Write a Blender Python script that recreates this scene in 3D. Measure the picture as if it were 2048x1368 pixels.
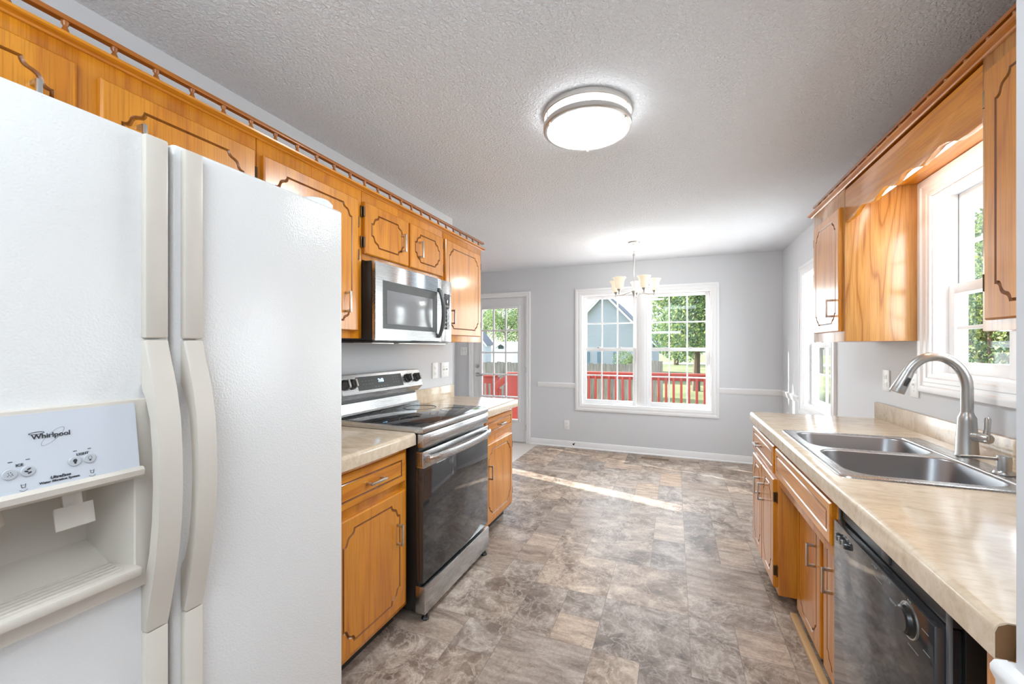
import bpy, bmesh, math, random
from mathutils import Vector, Matrix
for o in list(bpy.data.objects): bpy.data.objects.remove(o)
random.seed(7)
S = bpy.context.scene
C = S.collection

# ------------------------------------------------------------------ camera
cd = bpy.data.cameras.new('camera'); cam = bpy.data.objects.new('camera', cd); C.objects.link(cam)
YAW = math.atan(325/820)
cd.sensor_width = 36; cd.lens = 36*820/2048; cd.shift_y = 10/2048; cd.clip_start = .05; cd.clip_end = 600
cam.location = (0, 0, 1.35); cam.rotation_euler = (math.pi/2, 0, YAW)
S.camera = cam
# ------------------------------------------------------------------ world, sun, exposure
W = bpy.data.worlds.new('World'); S.world = W; W.use_nodes = True
nt = W.node_tree; bg = nt.nodes['Background']
sky = nt.nodes.new('ShaderNodeTexSky'); sky.sky_type = 'NISHITA'; sky.sun_disc = False
sky.sun_elevation = math.radians(40); sky.sun_rotation = math.radians(-75); sky.air_density = .8; sky.dust_density = 2.0; sky.ozone_density = 1.0
hs = nt.nodes.new('ShaderNodeHueSaturation'); hs.inputs['Saturation'].default_value = .5
nt.links.new(sky.outputs[0], hs.inputs['Color']); nt.links.new(hs.outputs[0], bg.inputs[0]); bg.inputs[1].default_value = .27
sd = bpy.data.lights.new('sun', 'SUN'); sun = bpy.data.objects.new('sun', sd); C.objects.link(sun)
sd.energy = 5.5; sd.angle = math.radians(.6); sd.color = (1, .97, .92)
EL = math.radians(27)
sdir = Vector((.964*math.cos(EL), -.266*math.cos(EL), -math.sin(EL)))
sun.rotation_euler = sdir.to_track_quat('-Z', 'Y').to_euler(); sun.location = (-6, 8, 6)
def area(name, loc, rot, sx, sy, power, col=(1, 1, 1)):
    d = bpy.data.lights.new(name, 'AREA'); d.shape = 'RECTANGLE'; d.size = sx; d.size_y = sy; d.energy = power; d.color = col
    o = bpy.data.objects.new(name, d); C.objects.link(o); o.location = loc; o.rotation_euler = rot; return o
# unseen fill light added overhead behind the camera
area('rear_fill_down', (-.1, -.75, 2.40), (0, 0, 0), 1.3, .9, 10, (.82, .93, 1))
# unseen upward fill added behind the camera to brighten the ceiling
area('rear_fill_up', (-.25, -.85, 1.75), (math.radians(172), 0, 0), .8, .6, 12, (.82, .93, 1))
# area lights added outside the windows to strengthen the daylight
area('back_window_fill', (-.37, 5.64, 1.32), (math.radians(-90), 0, 0), 1.5, 1.4, 13, (.95, .98, 1))
area('side_window_fill', (1.36, 4.25, 1.42), (0, math.radians(90), 0), 1.2, .75, 12, (.95, .98, 1))
area('sink_window_fill', (1.36, 2.05, 1.65), (0, math.radians(90), 0), .85, .95, 9, (.95, .98, 1))
S.view_settings.view_transform = 'Standard'; S.view_settings.look = 'None'
S.view_settings.exposure = 1.74; S.view_settings.gamma = 1.0; S.view_settings.use_curve_mapping = False
S.cycles.max_bounces = 10; S.cycles.diffuse_bounces = 7; S.cycles.transparent_max_bounces = 16
S.cycles.use_denoising = True; S.cycles.sample_clamp_indirect = 6

# ------------------------------------------------------------------ helpers
def lin(r, g, b):
    f = lambda c: (c/255/12.92) if c/255 <= .04045 else ((c/255+.055)/1.055)**2.4
    return (f(r), f(g), f(b), 1)
ORG = {}
def thing(name, label, cat, loc, group=None, kind=None):
    o = bpy.data.objects.new(name, None); C.objects.link(o); o.location = loc; o.empty_display_size = .1
    if label: o['label'] = label
    if cat: o['category'] = cat
    if group: o['group'] = group
    if kind: o['kind'] = kind
    ORG[o.name] = Vector(loc); return o
def obj(name, bm, mats, parent=None, label=None, cat=None, group=None, kind=None, ang=35):
    """one mesh object from world-space bmesh; parts are moved into their thing's frame"""
    me = bpy.data.meshes.new(name)
    bmesh.ops.recalc_face_normals(bm, faces=bm.faces[:])
    base = ORG[parent.name] if parent else None
    if base is None:
        if bm.verts:
            xs = [v.co.x for v in bm.verts]; ys = [v.co.y for v in bm.verts]; zs = [v.co.z for v in bm.verts]
            base = Vector(((min(xs)+max(xs))/2, (min(ys)+max(ys))/2, min(zs)))
        else: base = Vector()
    bmesh.ops.translate(bm, vec=-base, verts=bm.verts[:])
    bm.to_mesh(me); bm.free()
    me.shade_smooth(); me.set_sharp_from_angle(angle=math.radians(ang))
    for m in (mats if isinstance(mats, (list, tuple)) else [mats]): me.materials.append(m)
    o = bpy.data.objects.new(name, me); C.objects.link(o)
    if parent: o.parent = parent
    else: o.location = base
    ORG[o.name] = base
    for k, v in (('label', label), ('category', cat), ('group', group), ('kind', kind)):
        if v: o[k] = v
    return o
def struct(name, bm, mats, parent=None, ang=35):
    return obj(name, bm, mats, parent, kind=None if parent else 'structure', ang=ang)
NB = bmesh.new
def box(bm, x0, x1, y0, y1, z0, z1, bev=0, mi=0, seg=2):
    old = set(bm.faces)
    r = bmesh.ops.create_cube(bm, size=1)
    vs = r['verts']
    bmesh.ops.scale(bm, vec=(abs(x1-x0), abs(y1-y0), abs(z1-z0)), verts=vs)
    bmesh.ops.translate(bm, vec=((x0+x1)/2, (y0+y1)/2, (z0+z1)/2), verts=vs)
    if bev > 0:
        es = list(set(e for v in vs for e in v.link_edges))
        bmesh.ops.bevel(bm, geom=es, offset=bev, segments=seg, profile=.5, affect='EDGES', clamp_overlap=True)
    fs = [f for f in bm.faces if f not in old]
    for f in fs: f.material_index = mi
    return list(set(v for f in fs for v in f.verts))
def prism(bm, pts, axis, a0, a1, bev=0, mi=0):
    """polygon of (u,v) extruded along axis: 'y' -> (u,v)=(x,z); 'x' -> (y,z); 'z' -> (x,y)"""
    mk = {'y': lambda u, v, a: (u, a, v), 'x': lambda u, v, a: (a, u, v), 'z': lambda u, v, a: (u, v, a)}[axis]
    va = [bm.verts.new(mk(u, v, a0)) for u, v in pts]; vb = [bm.verts.new(mk(u, v, a1)) for u, v in pts]
    fs = [bm.faces.new(va), bm.faces.new(vb[::-1])]
    n = len(pts)
    for i in range(n): fs.append(bm.faces.new((va[i], vb[i], vb[(i+1) % n], va[(i+1) % n])))
    if bev:
        es = set(e for f in fs[:2] for e in f.edges)
        r = bmesh.ops.bevel(bm, geom=list(es), offset=bev, segments=2, profile=.5, affect='EDGES', clamp_overlap=True)
        fs = [f for f in fs if f.is_valid]+r['faces']
    for f in fs: f.material_index = mi
    return list(set(v for f in fs for v in f.verts))
def frame_of(d):
    d = d.normalized(); up = Vector((0, 0, 1)) if abs(d.z) < .95 else Vector((1, 0, 0))
    a = d.cross(up).normalized(); return a, a.cross(d).normalized()
def tube(bm, path, rad, seg=12, caps=True, mi=0, squash=None):
    P = [Vector(p) for p in path]; R = rad if isinstance(rad, (list, tuple)) else [rad]*len(P)
    rings = []; a = None
    for i, p in enumerate(P):
        t = (P[min(i+1, len(P)-1)]-P[max(i-1, 0)]).normalized()
        if a is None: a = frame_of(t)[0]; b = t.cross(a).normalized()
        else:
            a = (a-t*a.dot(t)).normalized(); b = t.cross(a).normalized()
        rings.append([bm.verts.new(p+(a*math.cos(2*math.pi*k/seg)+b*math.sin(2*math.pi*k/seg)*(squash or 1))*R[i]) for k in range(seg)])
    fs = []
    for r0, r1 in zip(rings, rings[1:]):
        for k in range(seg): fs.append(bm.faces.new((r0[k], r0[(k+1) % seg], r1[(k+1) % seg], r1[k])))
    if caps: fs += [bm.faces.new(rings[0][::-1]), bm.faces.new(rings[-1])]
    for f in fs: f.material_index = mi
def lathe(bm, prof, c, axis=(0, 0, 1), seg=24, mi=0, close=False):
    """prof: list of (r, h) along axis from point c"""
    ax = Vector(axis).normalized(); a, b = frame_of(ax); c = Vector(c); rings = []
    for r, h in prof:
        if r < 1e-6: rings.append([bm.verts.new(c+ax*h)])
        else: rings.append([bm.verts.new(c+ax*h+(a*math.cos(2*math.pi*k/seg)+b*math.sin(2*math.pi*k/seg))*r) for k in range(seg)])
    fs = []
    for r0, r1 in zip(rings, rings[1:]):
        for k in range(seg):
            k2 = (k+1) % seg
            if len(r0) == 1 and len(r1) == 1: continue
            if len(r0) == 1: fs.append(bm.faces.new((r0[0], r1[k2], r1[k])))
            elif len(r1) == 1: fs.append(bm.faces.new((r0[k], r0[k2], r1[0])))
            else: fs.append(bm.faces.new((r0[k], r0[k2], r1[k2], r1[k])))
    for f in fs: f.material_index = mi
def wallplate(bm, axis, a0, a1, u0, u1, z0, z1, holes):
    """solid wall slab normal to axis with rectangular holes (u0,u1,z0,z1)"""
    us = sorted({u0, u1, *[h[0] for h in holes], *[h[1] for h in holes]}); zs = sorted({z0, z1, *[h[2] for h in holes], *[h[3] for h in holes]})
    for i in range(len(us)-1):
        for j in range(len(zs)-1):
            um, zm = (us[i]+us[i+1])/2, (zs[j]+zs[j+1])/2
            if any(h[0] < um < h[1] and h[2] < zm < h[3] for h in holes): continue
            if axis == 'x': box(bm, a0, a1, us[i], us[i+1], zs[j], zs[j+1])
            else: box(bm, us[i], us[i+1], a0, a1, zs[j], zs[j+1])
    bmesh.ops.remove_doubles(bm, verts=bm.verts[:], dist=1e-5)
    seen = {}
    for f in list(bm.faces):
        k = tuple(sorted(v.index for v in f.verts)); 
    bm.verts.index_update(); dup = {}
    for f in bm.faces: dup.setdefault(tuple(sorted(v.index for v in f.verts)), []).append(f)
    bmesh.ops.delete(bm, geom=[f for l in dup.values() if len(l) > 1 for f in l], context='FACES')
def text_bm(bm, s, origin, udir, vdir, size, thick=.0004, align='CENTER', bold=0, shear=0, mi=0, xs=1):
    cu = bpy.data.curves.new('t', 'FONT'); cu.body = s; cu.size = size; cu.extrude = thick; cu.align_x = align; cu.offset = bold; cu.shear = shear
    cu.resolution_u = 3
    o = bpy.data.objects.new('t', cu); C.objects.link(o)
    me = bpy.data.meshes.new_from_object(o.evaluated_get(bpy.context.evaluated_depsgraph_get()))
    U = Vector(udir).normalized(); V = Vector(vdir).normalized(); N = U.cross(V)
    M = Matrix.Translation(Vector(origin)) @ Matrix(((U.x*xs, V.x, N.x, 0), (U.y*xs, V.y, N.y, 0), (U.z*xs, V.z, N.z, 0), (0, 0, 0, 1)))
    me.transform(M); n = len(bm.faces); bm.from_mesh(me)
    bm.faces.ensure_lookup_table()
    for f in bm.faces[n:]: f.material_index = mi
    bpy.data.objects.remove(o); bpy.data.curves.remove(cu); bpy.data.meshes.remove(me)

# ------------------------------------------------------------------ materials
def mat(name, col=(.8, .8, .8, 1), rough=.5, metal=0, spec=.5, emit=None, es=0, coat=0):
    m = bpy.data.materials.new(name); m.use_nodes = True; b = m.node_tree.nodes['Principled BSDF']
    b.inputs['Base Color'].default_value = col; b.inputs['Roughness'].default_value = rough; b.inputs['Metallic'].default_value = metal
    b.inputs['Specular IOR Level'].default_value = spec
    if emit: b.inputs['Emission Color'].default_value = emit; b.inputs['Emission Strength'].default_value = es
    if coat: b.inputs['Coat Weight'].default_value = coat; b.inputs['Coat Roughness'].default_value = .08
    return m
def nodes(m): return m.node_tree.nodes, m.node_tree.links, m.node_tree.nodes['Principled BSDF']
def N(ns, t, **kw):
    n = ns.new(t)
    for k, v in kw.items():
        if k.startswith('i_'): n.inputs[k[2:].replace('_', ' ')].default_value = v
        else: setattr(n, k, v)
    return n
def ramp(ns, stops):
    r = ns.new('ShaderNodeValToRGB'); e = r.color_ramp.elements
    e[0].position, e[0].color = stops[0]; e[1].position, e[1].color = stops[-1]
    for p, c in stops[1:-1]: x = e.new(p); x.color = c
    return r
def bump(m, scale, strength, dist=.002, detail=2, kind='noise', rough=.5):
    ns, ls, b = nodes(m); tc = N(ns, 'ShaderNodeTexCoord')
    if kind == 'noise': t = N(ns, 'ShaderNodeTexNoise', i_Scale=scale, i_Detail=detail, i_Roughness=rough)
    else: t = N(ns, 'ShaderNodeTexVoronoi', i_Scale=scale)
    ls.new(tc.outputs['Object'], t.inputs['Vector'])
    bp = N(ns, 'ShaderNodeBump', i_Strength=strength, i_Distance=dist); ls.new(t.outputs[0], bp.inputs['Height']); ls.new(bp.outputs[0], b.inputs['Normal'])
    return t
def oak(name, axis, dark=1.0, tint=(1, 1, 1), cols=None, rings=11):
    m = mat(name, rough=.34, coat=.55); m.node_tree.nodes['Principled BSDF'].inputs['Coat Roughness'].default_value = .16; ns, ls, b = nodes(m)
    tc = N(ns, 'ShaderNodeTexCoord'); oi = N(ns, 'ShaderNodeObjectInfo')
    ad = N(ns, 'ShaderNodeVectorMath', operation='MULTIPLY_ADD'); ad.inputs[1].default_value = (1, 1, 1)
    cx = N(ns, 'ShaderNodeCombineXYZ'); mu = N(ns, 'ShaderNodeMath', operation='MULTIPLY'); mu.inputs[1].default_value = 37
    ls.new(oi.outputs['Random'], mu.inputs[0])
    for i in range(3): ls.new(mu.outputs[0], cx.inputs[i])
    ls.new(tc.outputs['Object'], ad.inputs[0]); ls.new(cx.outputs[0], ad.inputs[2])
    sc = {'z': (1, 1, .1), 'y': (1, .1, 1)}[axis]; fn = {'z': (1, 1, .022), 'y': (1, .022, 1)}[axis]
    mp = N(ns, 'ShaderNodeMapping'); mp.inputs['Scale'].default_value = sc; ls.new(ad.outputs[0], mp.inputs[0])
    n1 = N(ns, 'ShaderNodeTexNoise', i_Scale=6.5, i_Detail=2.5, i_Distortion=.3); ls.new(mp.outputs[0], n1.inputs['Vector'])
    m1 = N(ns, 'ShaderNodeMath', operation='MULTIPLY'); m1.inputs[1].default_value = rings; ls.new(n1.outputs[0], m1.inputs[0])
    pp = N(ns, 'ShaderNodeMath', operation='PINGPONG'); pp.inputs[1].default_value = 1.0; ls.new(m1.outputs[0], pp.inputs[0])
    mp2 = N(ns, 'ShaderNodeMapping'); mp2.inputs['Scale'].default_value = fn; ls.new(ad.outputs[0], mp2.inputs[0])
    n2 = N(ns, 'ShaderNodeTexNoise', i_Scale=260, i_Detail=2); ls.new(mp2.outputs[0], n2.inputs['Vector'])
    n3 = N(ns, 'ShaderNodeTexNoise', i_Scale=2.2, i_Detail=2); ls.new(mp.outputs[0], n3.inputs['Vector'])
    def c(r, g, bb): l = lin(r, g, bb); return tuple(l[i]*dark*tint[i] for i in range(3))+(1,)
    cols = cols or ((190, 112, 14), (206, 129, 21), (216, 141, 30)); r1 = ramp(ns, [(0, c(*cols[0])), (.22, c(*cols[1])), (1, c(*cols[2]))]); ls.new(pp.outputs[0], r1.inputs[0])
    r2 = ramp(ns, [(.36, (.62, .55, .48, 1)), (.52, (1, 1, 1, 1))]); ls.new(n2.outputs[0], r2.inputs[0])
    mx = N(ns, 'ShaderNodeMixRGB', blend_type='MULTIPLY'); mx.inputs[0].default_value = .5
    ls.new(r1.outputs[0], mx.inputs[1]); ls.new(r2.outputs[0], mx.inputs[2])
    r3 = ramp(ns, [(.3, (.84, .80, .76, 1)), (.7, (1.06, 1.05, 1.03, 1))]); ls.new(n3.outputs[0], r3.inputs[0])
    mx2 = N(ns, 'ShaderNodeMixRGB', blend_type='MULTIPLY'); mx2.inputs[0].default_value = 1
    ls.new(mx.outputs[0], mx2.inputs[1]); ls.new(r3.outputs[0], mx2.inputs[2]); ls.new(mx2.outputs[0], b.inputs['Base Color'])
    bp = N(ns, 'ShaderNodeBump', i_Strength=.12, i_Distance=.0006); ls.new(n2.outputs[0], bp.inputs['Height']); ls.new(bp.outputs[0], b.inputs['Normal'])
    return m
M = {}
M['oakz'] = oak('oak_upright_grain', 'z'); M['oaky'] = oak('oak_level_grain', 'y')
M['veneer'] = oak('oak_veneer', 'z', cols=((160, 102, 42), (190, 134, 70), (204, 150, 84)), rings=20)
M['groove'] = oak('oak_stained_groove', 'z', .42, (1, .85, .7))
M['rail'] = oak('oak_gallery_rail', 'y', .62, (1, .82, .7))
M['wall'] = mat('wall_paint_grey', (.645, .655, .675, 1), .6, spec=.3); bump(M['wall'], 260, .05, .0006)
M['trim'] = mat('trim_white', (.84, .84, .845, 1), .32); M['trimg'] = mat('door_white', (.74, .74, .75, 1), .38)
M['ceil'] = mat('ceiling_texture', (.88, .905, .935, 1), .9, spec=.1)
ns, ls, b = nodes(M['ceil']); tc = N(ns, 'ShaderNodeTexCoord')
t1 = N(ns, 'ShaderNodeTexNoise', i_Scale=82, i_Detail=4, i_Roughness=.6, i_Distortion=.4); t2 = N(ns, 'ShaderNodeTexVoronoi', i_Scale=135, feature='SMOOTH_F1')
ls.new(tc.outputs['Object'], t1.inputs['Vector']); ls.new(tc.outputs['Object'], t2.inputs['Vector'])
rr = ramp(ns, [(.38, (0, 0, 0, 1)), (.62, (1, 1, 1, 1))]); ls.new(t1.outputs[0], rr.inputs[0])
ma = N(ns, 'ShaderNodeMath', operation='MULTIPLY_ADD'); ma.inputs[1].default_value = -.5; ls.new(t2.outputs['Distance'], ma.inputs[0]); ls.new(rr.outputs[0], ma.inputs[2])
bp = N(ns, 'ShaderNodeBump', i_Strength=.9, i_Distance=.006); ls.new(ma.outputs[0], bp.inputs['Height']); ls.new(bp.outputs[0], b.inputs['Normal'])
def steel(name, col, rough, axis):
    m = mat(name, col, rough, 1); ns, ls, b = nodes(m); tc = N(ns, 'ShaderNodeTexCoord'); mp = N(ns, 'ShaderNodeMapping')
    mp.inputs['Scale'].default_value = {'y': (1, .01, 1), 'z': (1, 1, .01), 'x': (.01, 1, 1)}[axis]; ls.new(tc.outputs['Object'], mp.inputs[0])
    n = N(ns, 'ShaderNodeTexNoise', i_Scale=500, i_Detail=2); ls.new(mp.outputs[0], n.inputs['Vector'])
    mr = N(ns, 'ShaderNodeMapRange'); mr.inputs['To Min'].default_value = rough*.9; mr.inputs['To Max'].default_value = rough*1.12
    ls.new(n.outputs[0], mr.inputs[0]); ls.new(mr.outputs[0], b.inputs['Roughness'])
    bp = N(ns, 'ShaderNodeBump', i_Strength=.012, i_Distance=.0003); ls.new(n.outputs[0], bp.inputs['Height']); ls.new(bp.outputs[0], b.inputs['Normal'])
    return m
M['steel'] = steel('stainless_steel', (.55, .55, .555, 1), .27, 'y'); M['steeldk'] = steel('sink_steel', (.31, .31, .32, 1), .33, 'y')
M['nickel'] = mat('brushed_nickel', (.62, .60, .57, 1), .33, 1); M['faucet'] = mat('faucet_nickel', (.50, .50, .49, 1), .3, 1)
M['bronze'] = mat('hinge_bronze', (.09, .055, .03, 1), .4, .8)
M['blackglass'] = mat('black_glass', (.028, .028, .03, 1), .05, spec=.9); M['black'] = mat('black_enamel', (.012, .012, .012, 1), .35)
M['dwfront'] = mat('dishwasher_black', (.03, .03, .032, 1), .06, spec=1.0)
M['dwtrim'] = mat('dark_trim', (.13, .13, .135, 1), .35); M['dial'] = mat('dial_black', (.006, .006, .006, 1), .3); M['dkgrey'] = mat('dark_grey_plastic', (.06, .06, .06, 1), .4); M['greywin'] = mat('microwave_window', (.20, .20, .205, 1), .15, spec=.8)
M['fridge'] = mat('fridge_white', (.735, .72, .705, 1), .2, spec=.5)
ns, ls, b = nodes(M['fridge']); tc = N(ns, 'ShaderNodeTexCoord'); v = N(ns, 'ShaderNodeTexVoronoi', i_Scale=300, feature='SMOOTH_F1'); ls.new(tc.outputs['Object'], v.inputs['Vector'])
bp = N(ns, 'ShaderNodeBump', i_Strength=.4, i_Distance=.0010); ls.new(v.outputs['Distance'], bp.inputs['Height']); ls.new(bp.outputs[0], b.inputs['Normal'])
M['fridgeside'] = mat('fridge_edge_white', (.72, .74, .77, 1), .3)
M['bisque'] = mat('bisque_plastic', lin(203, 194, 183), .38); M['bisquedk'] = mat('bisque_recess', lin(188, 179, 167), .45)
M['panel'] = mat('control_panel_grey', lin(196, 199, 206), .3); M['button'] = mat('button_grey', lin(178, 180, 185), .35)
M['ink'] = mat('printed_ink', (.03, .03, .035, 1), .5); M['inkgrey'] = mat('printed_grey', (.22, .22, .23, 1), .5)
M['white'] = mat('white_plastic', (.82, .82, .81, 1), .35); M['whitedk'] = mat('outlet_slots', (.25, .25, .25, 1), .5)
M['lamp'] = mat('lamp_diffuser', (.9, .9, .88, 1), .4, emit=(.86, .95, 1, 1), es=19)
M['lampside'] = mat('lamp_side_diffuser', (.9, .9, .88, 1), .4, emit=(.95, .97, 1, 1), es=2.2)
M['shade'] = mat('chandelier_glass', (.72, .66, .55, 1), .3, emit=(1, .86, .62, 1), es=.16)
M['bulb'] = mat('strip_lamp', (1, 1, 1, 1), .4, emit=(1, .97, .88, 1), es=4)
M['disp'] = mat('clock_digits', (.1, .3, .5, 1), .4, emit=(.25, .62, 1, 1), es=2.2)
M['mdf'] = mat('raw_particleboard', lin(118, 84, 52), .8); bump(M['mdf'], 300, .3, .001)
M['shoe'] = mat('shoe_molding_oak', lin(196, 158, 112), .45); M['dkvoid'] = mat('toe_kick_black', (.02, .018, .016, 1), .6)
M['vent'] = mat('floor_register_brown', lin(150, 128, 104), .45)
# counter laminate
m = M['lam'] = mat('beige_marble_laminate', rough=.13, spec=.5); ns, ls, b = nodes(m); tc = N(ns, 'ShaderNodeTexCoord'); mp = N(ns, 'ShaderNodeMapping')
mp.inputs['Scale'].default_value = (1, 2.6, 2); mp.inputs['Rotation'].default_value = (0, 0, .5); ls.new(tc.outputs['Object'], mp.inputs[0])
n1 = N(ns, 'ShaderNodeTexNoise', i_Scale=8, i_Detail=8, i_Roughness=.66, i_Distortion=.7); n2 = N(ns, 'ShaderNodeTexNoise', i_Scale=38, i_Detail=4, i_Distortion=.5)
ls.new(mp.outputs[0], n1.inputs['Vector']); ls.new(mp.outputs[0], n2.inputs['Vector'])
r1 = ramp(ns, [(.3, lin(194, 172, 147)), (.48, lin(208, 189, 165)), (.7, lin(220, 204, 182))]); ls.new(n1.outputs[0], r1.inputs[0])
r2 = ramp(ns, [(.3, (.86, .83, .79, 1)), (.5, (1, 1, 1, 1))]); ls.new(n2.outputs[0], r2.inputs[0])
mx = N(ns, 'ShaderNodeMixRGB', blend_type='MULTIPLY'); mx.inputs[0].default_value = .6; ls.new(r1.outputs[0], mx.inputs[1]); ls.new(r2.outputs[0], mx.inputs[2]); ls.new(mx.outputs[0], b.inputs['Base Color'])
# floor tile vinyl
m = M['tile'] = mat('stone_vinyl', rough=.40, spec=.4); ns, ls, b = nodes(m)
at = N(ns, 'ShaderNodeAttribute', attribute_name='tile'); tc = N(ns, 'ShaderNodeTexCoord')
mul = N(ns, 'ShaderNodeVectorMath', operation='SCALE'); mul.inputs['Scale'].default_value = 30; ls.new(at.outputs['Vector'], mul.inputs[0])
add = N(ns, 'ShaderNodeVectorMath', operation='ADD'); ls.new(tc.outputs['Object'], add.inputs[0]); ls.new(mul.outputs[0], add.inputs[1])
sp = N(ns, 'ShaderNodeSeparateXYZ'); ls.new(at.outputs['Vector'], sp.inputs[0])
na = N(ns, 'ShaderNodeTexNoise', i_Scale=5.5, i_Detail=12, i_Roughness=.68, i_Distortion=.6); ls.new(add.outputs[0], na.inputs['Vector'])
nr = N(ns, 'ShaderNodeTexNoise', i_Scale=9, i_Detail=7, i_Roughness=.62, i_Distortion=1.0); ls.new(add.outputs[0], nr.inputs['Vector'])
rdg = ramp(ns, [(.455, (0, 0, 0, 1)), (.497, (1, 1, 1, 1)), (.54, (0, 0, 0, 1))]); ls.new(nr.outputs[0], rdg.inputs[0])
mpz = N(ns, 'ShaderNodeMapping'); mpz.inputs['Scale'].default_value = (2.2, 9, 1); mpz.inputs['Rotation'].default_value = (0, 0, .55); ls.new(add.outputs[0], mpz.inputs[0])
nb = N(ns, 'ShaderNodeTexNoise', i_Scale=2.4, i_Detail=10, i_Roughness=.66, i_Distortion=.5); ls.new(mpz.outputs[0], nb.inputs['Vector'])
nf = N(ns, 'ShaderNodeTexNoise', i_Scale=70, i_Detail=9, i_Roughness=.8); ls.new(add.outputs[0], nf.inputs['Vector'])
rf_ = ramp(ns, [(.42, (.82, .80, .78, 1)), (.5, (1, 1, 1, 1)), (.58, (1.13, 1.12, 1.11, 1))]); ls.new(nf.outputs[0], rf_.inputs[0])
ra = ramp(ns, [(.34, lin(102, 88, 78)), (.44, lin(132, 117, 106)), (.5, lin(152, 138, 127)), (.57, lin(172, 159, 148)), (.68, lin(206, 195, 184))]); ls.new(na.outputs[0], ra.inputs[0])
rb = ramp(ns, [(.3, lin(124, 108, 96)), (.42, lin(158, 142, 129)), (.55, lin(182, 166, 152)), (.72, lin(204, 190, 176))]); ls.new(nb.outputs[0], rb.inputs[0])
st = N(ns, 'ShaderNodeMath', operation='GREATER_THAN'); st.inputs[1].default_value = .70; ls.new(sp.outputs[1], st.inputs[0])
mxa = N(ns, 'ShaderNodeMixRGB'); vmx = N(ns, 'ShaderNodeMixRGB'); vmx.inputs[2].default_value = lin(214, 203, 192); vf = N(ns, 'ShaderNodeMath', operation='MULTIPLY'); vf.inputs[1].default_value = .42; ls.new(rdg.outputs[0], vf.inputs[0]); ls.new(vf.outputs[0], vmx.inputs[0]); ls.new(ra.outputs[0], vmx.inputs[1]); ls.new(st.outputs[0], mxa.inputs[0]); ls.new(vmx.outputs[0], mxa.inputs[1]); ls.new(rb.outputs[0], mxa.inputs[2])
rc = ramp(ns, [(0, (.78, .76, .755, 1)), (.5, (.95, .94, .93, 1)), (1, (1.12, 1.08, 1.03, 1))]); ls.new(sp.outputs[0], rc.inputs[0])
mxb = N(ns, 'ShaderNodeMixRGB', blend_type='MULTIPLY'); mxb.inputs[0].default_value = 1; ls.new(mxa.outputs[0], mxb.inputs[1]); ls.new(rc.outputs[0], mxb.inputs[2])
nv = N(ns, 'ShaderNodeTexNoise', i_Scale=4, i_Detail=8, i_Roughness=.6, i_Distortion=.6); ls.new(add.outputs[0], nv.inputs['Vector'])
rv = ramp(ns, [(.485, (1, 1, 1, 1)), (.5, (.66, .62, .59, 1)), (.515, (1, 1, 1, 1))]); ls.new(nv.outputs[0], rv.inputs[0])
mxc = N(ns, 'ShaderNodeMixRGB', blend_type='MULTIPLY'); mxc.inputs[0].default_value = .55; ls.new(mxb.outputs[0], mxc.inputs[1]); ls.new(rv.outputs[0], mxc.inputs[2])
hue = ramp(ns, [(0, (.97, .99, 1.02, 1)), (1, (1.05, .98, .90, 1))]); ls.new(sp.outputs[2], hue.inputs[0]); mxh = N(ns, 'ShaderNodeMixRGB', blend_type='MULTIPLY'); mxh.inputs[0].default_value = 1; ls.new(mxc.outputs[0], mxh.inputs[1]); ls.new(hue.outputs[0], mxh.inputs[2])
mxd = N(ns, 'ShaderNodeMixRGB', blend_type='MULTIPLY'); mxd.inputs[0].default_value = .8; ls.new(mxh.outputs[0], mxd.inputs[1]); ls.new(rf_.outputs[0], mxd.inputs[2]); ls.new(mxd.outputs[0], b.inputs['Base Color'])
bp = N(ns, 'ShaderNodeBump', i_Strength=.15, i_Distance=.001); ls.new(na.outputs[0], bp.inputs['Height']); ls.new(bp.outputs[0], b.inputs['Normal'])
M['grout'] = mat('tile_joint', lin(122, 110, 101), .6)
M['floor2'] = mat('pale_laminate_floor', lin(208, 200, 192), .3)
# glass: clear with a fresnel reflection
m = M['glass'] = bpy.data.materials.new('window_glass'); m.use_nodes = True; ns = m.node_tree.nodes; ls = m.node_tree.links; ns.clear()
out = N(ns, 'ShaderNodeOutputMaterial'); tr = N(ns, 'ShaderNodeBsdfTransparent'); gl = N(ns, 'ShaderNodeBsdfGlossy'); gl.inputs['Roughness'].default_value = .02
tr.inputs[0].default_value = (.93, .95, .95, 1); lw = N(ns, 'ShaderNodeLayerWeight'); lw.inputs[0].default_value = .5; pw = N(ns, 'ShaderNodeMath', operation='POWER'); pw.inputs[1].default_value = 4; fr = N(ns, 'ShaderNodeMath', operation='MULTIPLY_ADD'); fr.inputs[1].default_value = .35; fr.inputs[2].default_value = .025; ls.new(lw.outputs['Facing'], pw.inputs[0]); ls.new(pw.outputs[0], fr.inputs[0]); mxs = N(ns, 'ShaderNodeMixShader')
ls.new(fr.outputs[0], mxs.inputs[0]); ls.new(tr.outputs[0], mxs.inputs[1]); ls.new(gl.outputs[0], mxs.inputs[2]); ls.new(mxs.outputs[0], out.inputs[0])
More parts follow.
